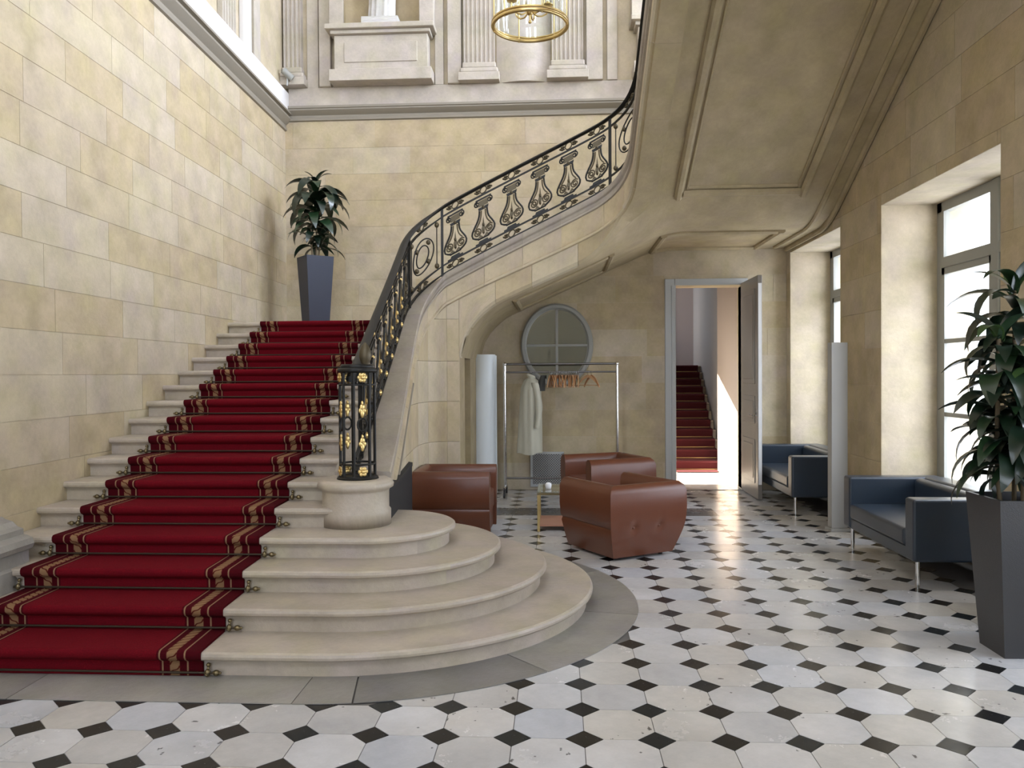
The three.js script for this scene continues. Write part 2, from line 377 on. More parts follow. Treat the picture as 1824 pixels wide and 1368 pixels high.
// back wall
const wallBack = struct('wall_back', 'back wall of cream limestone blocks behind the staircase', 'wall');
const DOOR = [1.58, 2.5, 0, 2.78];
{
  mesh('backing', planar(merge(cells(-4.2, 4.0, -0.1, TOP, [[DOOR[0], DOOR[1], -0.1, DOOR[3]]]).map(([a, b, c, d]) => span(a, b, c, d, ZB - 0.34, ZB - 0.004)))), M.joint, wallBack);
  courses(-3.84, XR, 0, 5.12, 0.365, 1.05, [[DOOR[0] - 0.13, DOOR[1] + 0.06, 0, DOOR[3] + 0.09]], 0.004, (u, v, w, h) => {
    if ((u + w / 2 < -1.3 && v < 2.0) || (u - w / 2 > 1.4 && v > 3.5)) return;
    mesh('stone_block', planar(bx(w, h, 0.03, u, v, ZB - 0.015)), pick(M.wall), wallBack);
  });
  const prof = [[0, 5.12], [0.025, 5.13], [0.03, 5.16], [0.012, 5.175], [0.012, 5.2], [0.05, 5.225], [0.085, 5.255], [0.085, 5.275], [0.1, 5.28], [0.1, 5.31], [0, 5.32]];
  mesh('cornice', planar(loft([-3.78, 3.08].map(x => prof.map(([d, y]) => V(x, y, ZB + d))), { crease: 0.3 })), M.bronze, wallBack);
  mesh('plinth_band', planar(span(-3.72, 3.08, 5.32, 5.57, ZB - 0.05, ZB + 0.05, 0.006)), M.upper, wallBack);
  const flute = (xc, w, d, n) => {
    const o = [[-w / 2, 0], [-w / 2, d]], p = w / n;
    for (let i = 0; i < n; i++) { const c = -w / 2 + p * (i + 0.5); for (let k = 0; k <= 6; k++) { const t = Math.PI * k / 6; o.push([c - Math.cos(t) * p * 0.36, d - 0.024 * Math.sin(t)]); } }
    o.push([w / 2, d], [w / 2, 0]);
    return loft([5.83, 9.3].map(y => o.map(([x, z]) => V(xc + x, y, ZB + z))), { crease: 0.4 });
  };
  for (const [x, w, n] of [[-3.64, 0.24, 4], [-1.055, 0.42, 7], [0.145, 0.42, 7], [2.2, 0.42, 7]]) {
    mesh('fluted_pilaster', planar(flute(x, w, 0.12, n)), M.upper, wallBack);
    mesh('pilaster_base', planar(merge([span(x - w / 2 - 0.07, x + w / 2 + 0.07, 5.57, 5.68, ZB, ZB + 0.2, 0.008), span(x - w / 2 - 0.05, x + w / 2 + 0.05, 5.68, 5.75, ZB, ZB + 0.18, 0.025), span(x - w / 2 - 0.02, x + w / 2 + 0.02, 5.75, 5.83, ZB, ZB + 0.15, 0.02)])), M.upper, wallBack);
  }
  for (const [a, b, d] of [[-3.46, -3.3, 0.03], [-3.27, -3.11, 0.1], [-1.67, -1.55, 0.05], [-1.49, -1.3, 0.1], [0.4, 0.62, 0.1], [0.68, 0.82, 0.07], [2.7, 2.9, 0.06]])
    mesh('pilaster_strip', planar(span(a, b, 5.57, 9.3, ZB, ZB + d, 0.008)), M.upper, wallBack);
  // central bay between the pilasters, a shallow swelling drum of stone
  { const o = []; for (let i = 0; i <= 16; i++) { const t = i / 16; o.push([-0.82 + 0.73 * t, 0.02 + 0.1 * Math.sin(Math.PI * t)]); } o.push([-0.09, -0.02], [-0.82, -0.02]);
    mesh('curved_bay', planar(loft([5.57, 9.3].map(y => o.map(([x, z]) => V(x, y, ZB + z))), { crease: 0.5 })), M.upper, wallBack); }
  // the two pedestals under the statue niches
  for (const c of [-2.38, 1.72]) {
    mesh('niche_pedestal', planar(merge([span(c - 0.7, c + 0.7, 5.57, 5.73, ZB, ZB + 0.3, 0.01), span(c - 0.64, c + 0.64, 5.73, 6.2, ZB, ZB + 0.24, 0.01)])), M.upper, wallBack);
    const fr = mesh('pedestal_panel', planar(span(c - 0.5, c + 0.5, 5.83, 6.1, ZB + 0.23, ZB + 0.255, 0.008)), M.upper, wallBack);
    mesh('pedestal_ledge', planar(merge([span(c - 0.74, c + 0.74, 6.25, 6.32, ZB - 0.1, ZB + 0.36, 0.012), span(c - 0.68, c + 0.68, 6.2, 6.25, ZB, ZB + 0.3, 0.01)])), M.upper, wallBack);
    for (const q of [-1, 1]) mesh('niche_jamb', planar(span(c + q * 0.72, c + q * 0.52, 6.32, 9.3, ZB, ZB + 0.2, 0.01)), M.upper, wallBack);
    // hollow of the niche
    const o = []; for (let i = 0; i <= 14; i++) { const t = Math.PI * i / 14; o.push(V(c - 0.52 * Math.cos(t), 0, ZB + 0.16 - 0.14 * Math.sin(t))); }
    mesh('niche_hollow', planar(loft([6.32, 9.3].map(y => o.map(p => V(p.x, y, p.z))), { closed: false, crease: 0.5 })), M.soffit, wallBack);
  }
}

// right-hand wall with deep window bays
const wallRight = struct('wall_right', 'shaded right wall of brown limestone blocks with deep window bays', 'wall');
const SILL = 0.42, HEAD = 3.18;
{
  const holes = [...WIN_Z.map(([a, b]) => [a, b, 0, HEAD]), ...WIN_Z.map(([a, b]) => [a, b, 5.85, 9.0])];
  mesh('backing', planar(merge(cells(ZB - 0.34, ZF + 0.6, -0.1, TOP, holes.map(h => [h[0], h[1], h[2] ? h[2] : -0.1, h[3]])).map(([a, b, c, d]) => span(XR + 0.004, 3.9, c, d, a, b)))), M.joint, wallRight);
  courses(ZB, ZF, 0, 5.3, 0.365, 1.1, holes, 0.004, (u, v, w, h) => mesh('stone_block', planar(bx(0.03, h, w, XR + 0.015, v, u)), pick(M.wall), wallRight));
  // breast wall under each ground-floor window
  for (const [a, b] of WIN_Z) mesh('window_breast', planar(merge([span(3.56, 3.9, -0.1, SILL, a, b), span(3.5, 3.62, SILL - 0.05, SILL, a, b, 0.008)])), M.plain, wallRight);
}
function windowAt(n, a, b, y0, y1, xf, label) {
  const w = struct(`window_${n}`, label, 'window');
  const f = M.frameGrey, t = 0.09, c = (a + b) / 2, parts = [];
  mesh('window_frame', merge([span(xf, xf + 0.08, y0, y1, a, a + t), span(xf, xf + 0.08, y0, y1, b - t, b), span(xf, xf + 0.08, y1 - t, y1, a, b), span(xf, xf + 0.08, y0, y0 + t, a, b)]), f, w);
  mesh('mullion', span(xf - 0.02, xf + 0.06, y0, y1, c - 0.06, c + 0.06, 0.01), f, w);
  const tr = y1 - 0.62;
  mesh('transom', span(xf - 0.015, xf + 0.07, tr, tr + 0.1, a + t, b - t, 0.008), f, w);
  const edges = [[a + t, c - 0.06], [c + 0.06, b - t]];
  for (const [p, q] of edges) {
    mesh('casement', merge([span(xf, xf + 0.05, y0 + t, tr, p, p + 0.055), span(xf, xf + 0.05, y0 + t, tr, q - 0.055, q), span(xf, xf + 0.05, tr + 0.1, y1 - t, p, p + 0.04), span(xf, xf + 0.05, tr + 0.1, y1 - t, q - 0.04, q), span(xf, xf + 0.05, y0 + t, y0 + t + 0.09, p, q), span(xf, xf + 0.05, tr - 0.06, tr, p, q)]), f, w);
    const h3 = (tr - y0 - t) / 3;
    for (const k of [1, 2]) mesh('glazing_bar', span(xf + 0.005, xf + 0.045, y0 + t + h3 * k - 0.02, y0 + t + h3 * k + 0.02, p, q), f, w);
    for (let k = 0; k < 3; k++) mesh('pane', new THREE.PlaneGeometry(q - p, h3).rotateY(-Math.PI / 2).translate(xf + 0.025, y0 + t + h3 * (k + 0.5), (p + q) / 2), M.pane, w);
    mesh('pane', new THREE.PlaneGeometry(q - p, y1 - t - tr - 0.1).rotateY(-Math.PI / 2).translate(xf + 0.025, (y1 - t + tr + 0.1) / 2, (p + q) / 2), M.pane, w);
  }
  return w;
}
windowAt(1, ...WIN_Z[1], SILL, HEAD, 3.6, 'tall grey casement window behind the large potted plant');
windowAt(2, ...WIN_Z[2], SILL, HEAD, 3.6, 'tall grey casement window farther back, beside the open door');
windowAt(3, ...WIN_Z[0], SILL, HEAD, 3.6, 'tall grey casement window nearest the front of the hall');
windowAt(4, ...WIN_Z[1], 5.85, 9.0, 3.6, 'upper storey window over the middle of the hall');
windowAt(5, ...WIN_Z[2], 5.85, 9.0, 3.6, 'upper storey window at the far end of the hall');
windowAt(6, ...WIN_Z[0], 5.85, 9.0, 3.6, 'upper storey window at the front end of the hall');

// front wall behind the camera, ceiling, ground outside
const wallFront = struct('wall_front', 'entrance wall with a glazed door and upper windows', 'wall');
{
  const holes = [[-3.15, -1.75, 0.5, 4.0], [1.5, 2.9, 0.5, 4.0], [-2.95, -1.45, 5.85, 9.0], [-0.55, 0.95, 5.85, 9.0], [1.55, 3.05, 5.85, 9.0]];
  mesh('backing', planar(merge(cells(-4.2, 3.9, -0.1, TOP, holes).map(([a, b, c, d]) => span(a, b, c, d, ZF, ZF + 0.6)))), M.plain, wallFront);
  mesh('entrance_door', planar(merge([span(-1.4, 1.0, 0, 4.0, ZF - 0.06, ZF + 0.1, 0.01), span(-1.25, -0.28, 0.3, 1.6, ZF - 0.09, ZF, 0.02), span(-0.12, 0.85, 0.3, 1.6, ZF - 0.09, ZF, 0.02), span(-1.25, -0.28, 1.8, 3.7, ZF - 0.09, ZF, 0.02), span(-0.12, 0.85, 1.8, 3.7, ZF - 0.09, ZF, 0.02)])), M.frameGrey, wallFront);
  for (const x of [-1.55, 1.22]) mesh('half_column', planar(lathe([[0.26, 0], [0.26, 0.2], [0.2, 0.26], [0.2, 4.4], [0.25, 4.5], [0.25, 4.7]], x, 0, ZF + 0.05, 20)), M.plain, wallFront);
  for (const [a, b, c, d] of holes) {
    mesh('window_frame', merge([span(a, b, d - 0.1, d, ZF + 0.3, ZF + 0.38), span(a, a + 0.1, Math.max(0, c), d, ZF + 0.3, ZF + 0.38), span(b - 0.1, b, Math.max(0, c), d, ZF + 0.3, ZF + 0.38), span((a + b) / 2 - 0.06, (a + b) / 2 + 0.06, Math.max(0, c), d, ZF + 0.3, ZF + 0.38), span(a, b, (c + d) / 2 - 0.04, (c + d) / 2 + 0.04, ZF + 0.3, ZF + 0.38)]), M.frameGrey, wallFront);
    mesh('pane', new THREE.PlaneGeometry(b - a, d - c).translate((a + b) / 2, (c + d) / 2, ZF + 0.34), M.pane, wallFront);
  }
}
solo('ceiling', planar(span(-4.2, 3.9, TOP, TOP + 0.3, ZB - 0.34, ZF + 0.6)), M.plaster, 'plain white ceiling high over the stair hall', 'ceiling', undefined, 'structure');
solo('ground', planar(span(-40, 40, -0.5, -0.34, -45, 30)), M.ground, 'pale gravel ground outside the windows', 'ground', undefined, 'structure');

// ------------------------------------------------------------------ the grand staircase
const stair = thing('grand_staircase', 'curving limestone staircase with rounded lower steps and panelled soffit', 'staircase');
const pathPts = [];
{
  const add = (x, z) => pathPts.push([x, z]);
  const bez = (a, b, c, n) => { for (let i = 1; i <= n; i++) { const t = i / n, u = 1 - t; add(u * u * a[0] + 2 * u * t * b[0] + t * t * c[0], u * u * a[1] + 2 * u * t * b[1] + t * t * c[1]); } };
  const line = (a, b, n) => { for (let i = 1; i <= n; i++) add(a[0] + (b[0] - a[0]) * i / n, a[1] + (b[1] - a[1]) * i / n); };
  const A = [-1.45, -5.72], B = [-1.57, -8.25], C = [-1.22, -8.98], D = [0.42, -8.98], E_ = [0.90, -8.40], F = [0.90, -5.2];
  add(...A); line(A, B, 14); bez(B, [-1.59, -8.98], C, 12); line(C, D, 12); bez(D, [0.90, -8.98], E_, 12); line(E_, F, 14);
}
const arc = [0];
for (let i = 1; i < pathPts.length; i++) arc.push(arc[i - 1] + Math.hypot(pathPts[i][0] - pathPts[i - 1][0], pathPts[i][1] - pathPts[i - 1][1]));
const LEN = arc[arc.length - 1];
const S_B = arc[14], S_C = arc[26], S_D = arc[38], S_E = arc[50];
function along(s) {
  let i = 0; while (i < arc.length - 2 && arc[i + 1] < s) i++;
  const t = (s - arc[i]) / (arc[i + 1] - arc[i]), a = pathPts[i], b = pathPts[i + 1];
  const tan = k => { const p = pathPts[Math.max(0, k - 1)], q = pathPts[Math.min(pathPts.length - 1, k + 1)]; const l = Math.hypot(q[0] - p[0], q[1] - p[1]); return [(q[0] - p[0]) / l, (q[1] - p[1]) / l]; };
  const u = tan(i), w = tan(i + 1), tt = clamp(t, 0, 1); let dx = u[0] + (w[0] - u[0]) * tt, dz = u[1] + (w[1] - u[1]) * tt; const l = Math.hypot(dx, dz); dx /= l; dz /= l;
  return { x: a[0] + (b[0] - a[0]) * t, z: a[1] + (b[1] - a[1]) * t, tx: dx, tz: dz, nx: -dz, nz: dx };
}
const hermite = table => s => {                                      // smooth curve through [s, y]
  const n = table.length; let i = 0; while (i < n - 2 && table[i + 1][0] < s) i++;
  const m = k => k === 0 ? (table[1][1] - table[0][1]) / (table[1][0] - table[0][0]) : k === n - 1 ? (table[n - 1][1] - table[n - 2][1]) / (table[n - 1][0] - table[n - 2][0]) : (table[k + 1][1] - table[k - 1][1]) / (table[k + 1][0] - table[k - 1][0]);
  const [x0, y0] = table[i], [x1, y1] = table[i + 1], h = x1 - x0, t = (s - x0) / h;
  if (t > 1) return y1 + m(n - 1) * (s - x1);
  if (t < 0) return y0 + m(0) * (s - x0);
  return y0 * (2 * t ** 3 - 3 * t * t + 1) + m(i) * h * (t ** 3 - 2 * t * t + t) + y1 * (3 * t * t - 2 * t ** 3) + m(i + 1) * h * (t ** 3 - t * t);
};
const topY = hermite([[0, 0.87], [S_B * 0.5, 1.50], [S_B, 2.16], [S_C, 2.70], [S_D, 3.52], [S_E, 3.98], [LEN, 5.5]]);
const ARCH_X = -1.08, S_ARCH = S_C + (ARCH_X + 1.22);
const soffitY = (x, z) => {                                          // underside of the flights and the landing
  let y = 3.26;
  const f3 = smooth(0.25, 1.05, x), w = 1 - smooth(-9.35, -8.5, z) * f3, d = 1.3 - x;   // f3: how far we are into the third flight
  y -= 0.445 * (d <= -0.25 ? 0 : d >= 0.25 ? d : (d + 0.25) ** 2) * w;
  const e = z + 9.4;
  y += 0.5 * f3 * (e <= -0.3 ? 0 : e >= 0.3 ? e : (e + 0.3) ** 2 / 1.2);
  if (x < -0.6 && z < -8.7) { const t = clamp((-0.6 - x) / (-0.6 - ARCH_X), 0, 1); y -= 0.42 * (1 - Math.sqrt(Math.max(0, 1 - t * t))); }
  return y;
};
const midY = s => topY(s) - 0.36 - 0.06 * smooth(S_C, S_D, s);       // the raised line along the string
const lowY = s => { if (s < S_ARCH) return 0; const p = along(s); return soffitY(p.x, p.z); };
const HALF = 0.13, wide = s => 0.205 - 0.085 * smooth(0, S_B * 1.05, s);   // the string is broader at its foot
function stringRing(s, prof) { const p = along(s); return prof(s).map(([o, y]) => V(p.x + p.nx * o, y, p.z + p.nz * o)); }
function strip(s0, s1, prof, n) { const r = []; for (let i = 0; i <= n; i++) r.push(stringRing(s0 + (s1 - s0) * i / n, prof)); return loft(r, { crease: 0.55 }); }
{
  // the moulded upper part, cut into stones
  const capProf = s => { const t = topY(s), m = midY(s), H = wide(s); return [[-HALF, m], [H, m], [H + 0.022, m + 0.012], [H + 0.022, m + 0.035], [H, m + 0.05], [H, t - 0.152], [-HALF, t - 0.152]]; };
  const mouldProf = s => { const t = topY(s), H = wide(s); return [[-HALF, t - 0.15], [H, t - 0.15], [H + 0.02, t - 0.14], [H + 0.02, t - 0.118], [H + 0.006, t - 0.112], [H + 0.006, t - 0.078], [H + 0.03, t - 0.06], [H + 0.04, t - 0.035], [H + 0.04, t - 0.01], [H + 0.03, t], [-HALF - 0.03, t], [-HALF - 0.03, t - 0.05], [-HALF, t - 0.06]]; };
  const cuts = [0.06, 0.75, 1.5, 2.2, S_B + 0.1, S_B + 0.5, S_C, S_C + 0.42, S_C + 0.84, S_C + 1.26, S_D + 0.1, S_D + 0.45, S_E, S_E + 0.8, S_E + 1.6, S_E + 2.4, LEN];
  for (let i = 0; i < cuts.length - 1; i++) { mesh('string_stone', strip(cuts[i], cuts[i + 1] - 0.003, capProf, 10), pick(M.wall), stair); mesh('string_moulding', strip(cuts[i], cuts[i + 1] - 0.002, mouldProf, 10), M.cap, stair); }
  // wall stones below that line
  const rows = [0, 0.42, 0.86, 1.3, 1.74, 2.2];
  for (let r = 0; r < rows.length; r++) for (let i = 0; i < cuts.length - 1; i++) {
    let a = cuts[i], b = cuts[i + 1];
    if (b <= S_ARCH + 0.35 && a < S_ARCH) b = Math.min(b, S_ARCH);
    if (a >= S_ARCH) continue;
    const y0 = rows[r], y1 = r === rows.length - 1 ? 9 : rows[r + 1] - 0.003;
    const hi = s => Math.min(y1, midY(s) - 0.0015);
    if (hi(b) <= y0 + 0.01) continue;
    let s0 = a; while (hi(s0) <= y0 + 0.008 && s0 < b) s0 += 0.02;
    if (b - s0 < 0.03) continue;
    mesh('wall_stone', strip(s0, b - 0.003, s => [[-HALF, y0], [wide(s), y0], [wide(s), Math.max(y0 + 0.004, hi(s))], [-HALF, Math.max(y0 + 0.004, hi(s))]], 8), pick(M.wall), stair);
  }
  // the string over the arch and round to the upper flight
  const c2 = [S_ARCH, S_ARCH + 0.4, S_ARCH + 0.8, S_D - 0.2, S_D + 0.25, S_E - 0.1, S_E + 0.8, S_E + 1.6, S_E + 2.4, LEN];
  for (let i = 0; i < c2.length - 1; i++) mesh('arch_stone', strip(c2[i], c2[i + 1] - 0.003, s => { const m = midY(s) - 0.0015, l = Math.min(lowY(s), m - 0.01); return [[-HALF, l - 0.003], [-HALF + 0.02, l - 0.004], [wide(s) - 0.03, l - 0.004], [wide(s), l + 0.03], [wide(s), m], [-HALF, m]]; }, 10), i > 2 ? M.soffit : pick(M.wall), stair);
  // round foot of the string under the newel
  const foot = [[0.0, 0], [0.245, 0], [0.245, 0.1], [0.232, 0.115], [0.232, 0.235], [0.24, 0.25], [0.262, 0.262], [0.266, 0.285], [0.255, 0.305], [0.235, 0.315], [0.22, 0.325], [0, 0.325]];
  mesh('newel_plinth', planar(lathe(foot, -1.43, 4 * RISE, -5.66, 40)), M.step[1], stair);
  mesh('string_panel', planar(strip(0.35, 2.2, s => { const t = topY(s) - 0.47, H = wide(s); return [[H - 0.01, t - 0.03], [H + 0.014, t - 0.025], [H + 0.014, t], [H - 0.01, t + 0.005]]; }, 8)), M.bronze, stair);
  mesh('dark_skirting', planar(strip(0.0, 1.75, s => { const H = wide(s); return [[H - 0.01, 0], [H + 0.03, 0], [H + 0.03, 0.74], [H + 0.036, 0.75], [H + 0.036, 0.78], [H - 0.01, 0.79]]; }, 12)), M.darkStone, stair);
}
// steps of the lower flight
const stepProf = [[0, 0], [0, 0.08], [0.01, 0.081], [0.01, 0.09], [0.018, 0.091], [0.036, 0.0935], [0.044, 0.102], [0.046, 0.115], [0.042, 0.129], [0.03, 0.137]];
function stepFront(k) {                                              // front edge in plan, with the way it faces
  const z = nosing(k) - 0.044, pts = [], xl = wallX(z);
  const R = Math.abs(STEP_C[1] - z);
  if (k <= 4) {
    for (let x = xl; x < STEP_C[0] - 0.1; x += 0.4) pts.push([x, z, 0, 1]);
    for (let i = 0; i <= 44; i++) { const t = (i / 44) * Math.PI * 0.98; pts.push([STEP_C[0] + R * Math.sin(t), STEP_C[1] + R * Math.cos(t), Math.sin(t), Math.cos(t)]); }
  } else { const xr = -1.43 - 0.11 * (-z - 5.7); pts.push([xl, z, 0, 1], [(xl + xr) / 2, z, 0, 1], [xr, z, 0, 1]); }
  return pts;
}
for (let k = 1; k <= 16; k++) {
  const f = stepFront(k), y = (k - 1) * RISE;
  const skin = loft(f.map(([x, z, nx, nz]) => stepProf.map(([o, h]) => V(x + nx * o, y + h, z + nz * o))), { closed: false, crease: 0.38 });
  const edge = f.map(([x, z, nx, nz]) => [x + nx * 0.03, z + nz * 0.03]);
  const back = k < 16 ? nosing(k + 1) - 0.06 : ZB;
  const out = k <= 4 ? [...edge, [STEP_C[0] - 0.1, back - (k <= 4 ? 0 : 0)], [edge[0][0], back]] : [...edge, [edge[edge.length - 1][0], back], [edge[0][0], back]];
  const shape = out.map(([x, z]) => new THREE.Vector2(x, -z));
  const tri = THREE.ShapeUtils.triangulateShape(shape, []), pos = [];
  for (const t of tri) for (const j of t) pos.push(out[j][0], k * RISE, out[j][1]);
  const cap = new THREE.BufferGeometry(); cap.setAttribute('position', new THREE.Float32BufferAttribute(pos, 3)); cap.computeVertexNormals();
  if (cap.attributes.normal.getY(0) < 0) { const p = cap.attributes.position.array; for (let i = 0; i < p.length; i += 9) for (let q = 0; q < 3; q++) { const t = p[i + 3 + q]; p[i + 3 + q] = p[i + 6 + q]; p[i + 6 + q] = t; } cap.computeVertexNormals(); }
  mesh(k === 16 ? 'landing' : 'step', planar(merge([skin, cap])), M.step[k % 3], stair);
}
// undersides: landing, second and third flights
{
  const pos = [], lift = 0.2;
  const quad = (a, b, c, d) => pos.push(...a, ...b, ...c, ...a, ...c, ...d);
  const field = (x0, x1, z0, z1, nx, nz) => {
    for (let i = 0; i < nx; i++) for (let j = 0; j < nz; j++) {
      const P = (u, v, up) => { const x = x0 + (x1 - x0) * u / nx, z = z0 + (z1 - z0) * v / nz; return [x, soffitY(x, z) + up, z]; };
      quad(P(i, j, 0), P(i + 1, j, 0), P(i + 1, j + 1, 0), P(i, j + 1, 0));
      quad(P(i, j, lift), P(i, j + 1, lift), P(i + 1, j + 1, lift), P(i + 1, j, lift));
    }
  };
  field(ARCH_X, XR, ZB, -8.98, 56, 26);
  field(0.90, XR, -8.98, -5.2, 24, 40);
  const corner = [0.90, soffitY(0.90, -8.98), -8.98];
  for (let i = 0; i < 12; i++) {
    const a = along(S_D + (S_E - S_D) * i / 12), b = along(S_D + (S_E - S_D) * (i + 1) / 12);
    pos.push(...corner, b.x, soffitY(b.x, b.z), b.z, a.x, soffitY(a.x, a.z), a.z);
  }
  let g = new THREE.BufferGeometry(); g.setAttribute('position', new THREE.Float32BufferAttribute(pos, 3)); g.computeVertexNormals();
  g = toCreasedNormals(g, 0.7);
  mesh('soffit', planar(g), M.soffit, stair);
  // mouldings that frame the soffit panels, laid along the underside
  const bead = (pts, w, d, name) => {
    const rings = pts.map(([x, z], i) => {
      const p = pts[Math.max(0, i - 1)], q = pts[Math.min(pts.length - 1, i + 1)], l = Math.hypot(q[0] - p[0], q[1] - p[1]), nx = -(q[1] - p[1]) / l, nz = (q[0] - p[0]) / l, y = soffitY(x, z);
      return [[-w, 0.01], [-w, -d * 0.5], [-w * 0.4, -d], [w * 0.4, -d], [w, -d * 0.5], [w, 0.01]].map(([o, h]) => V(x + nx * o, y + h, z + nz * o));
    });
    mesh(name, loft(rings, { crease: 0.4 }), M.soffit, stair);
  };
  const seg = (a, b, n = 16) => Array.from({ length: n + 1 }, (_, i) => [a[0] + (b[0] - a[0]) * i / n, a[1] + (b[1] - a[1]) * i / n]);
  const frame = (x0, x1, z0, z1, w, d) => { bead(seg([x0, z0 - w], [x0, z1 + w]), w, d, 'soffit_moulding'); bead(seg([x1, z0 - w], [x1, z1 + w]), w, d, 'soffit_moulding'); bead(seg([x0 + w, z0], [x1 - w, z0]), w, d, 'soffit_moulding'); bead(seg([x0 + w, z1], [x1 - w, z1]), w, d, 'soffit_moulding'); };
  frame(1.30, 2.62, -8.85, -5.3, 0.045, 0.05);
  frame(1.38, 2.54, -8.77, -5.38, 0.012, 0.022);
  frame(1.25, 2.62, -10.95, -9.75, 0.04, 0.04);
  frame(-0.5, 0.62, -10.75, -9.5, 0.035, 0.028);
  bead(seg([2.88, -11.0], [2.88, -5.3], 40), 0.03, 0.03, 'soffit_moulding');
  bead(seg([3.05, -11.1], [3.05, -5.3], 40), 0.03, 0.05, 'soffit_moulding');
}
// side of the space under the second flight, with a dark recess
mesh('alcove_side', planar(merge([span(-1.3, ARCH_X, 0, 2.45, -9.35, -8.9), span(-1.3, ARCH_X, 1.98, 2.45, -9.95, -9.35), span(-1.3, ARCH_X, 0, 2.45, ZB, -9.95), span(-1.5, -1.38, 0, 2.0, -10.05, -9.25)])), M.soffit, stair);
solo('gallery_floor', planar(span(0.90, XR, 5.0, 5.4, -5.2, ZF)), M.soffit, 'underside of the upper gallery at the head of the stairs', 'gallery', undefined, 'structure');

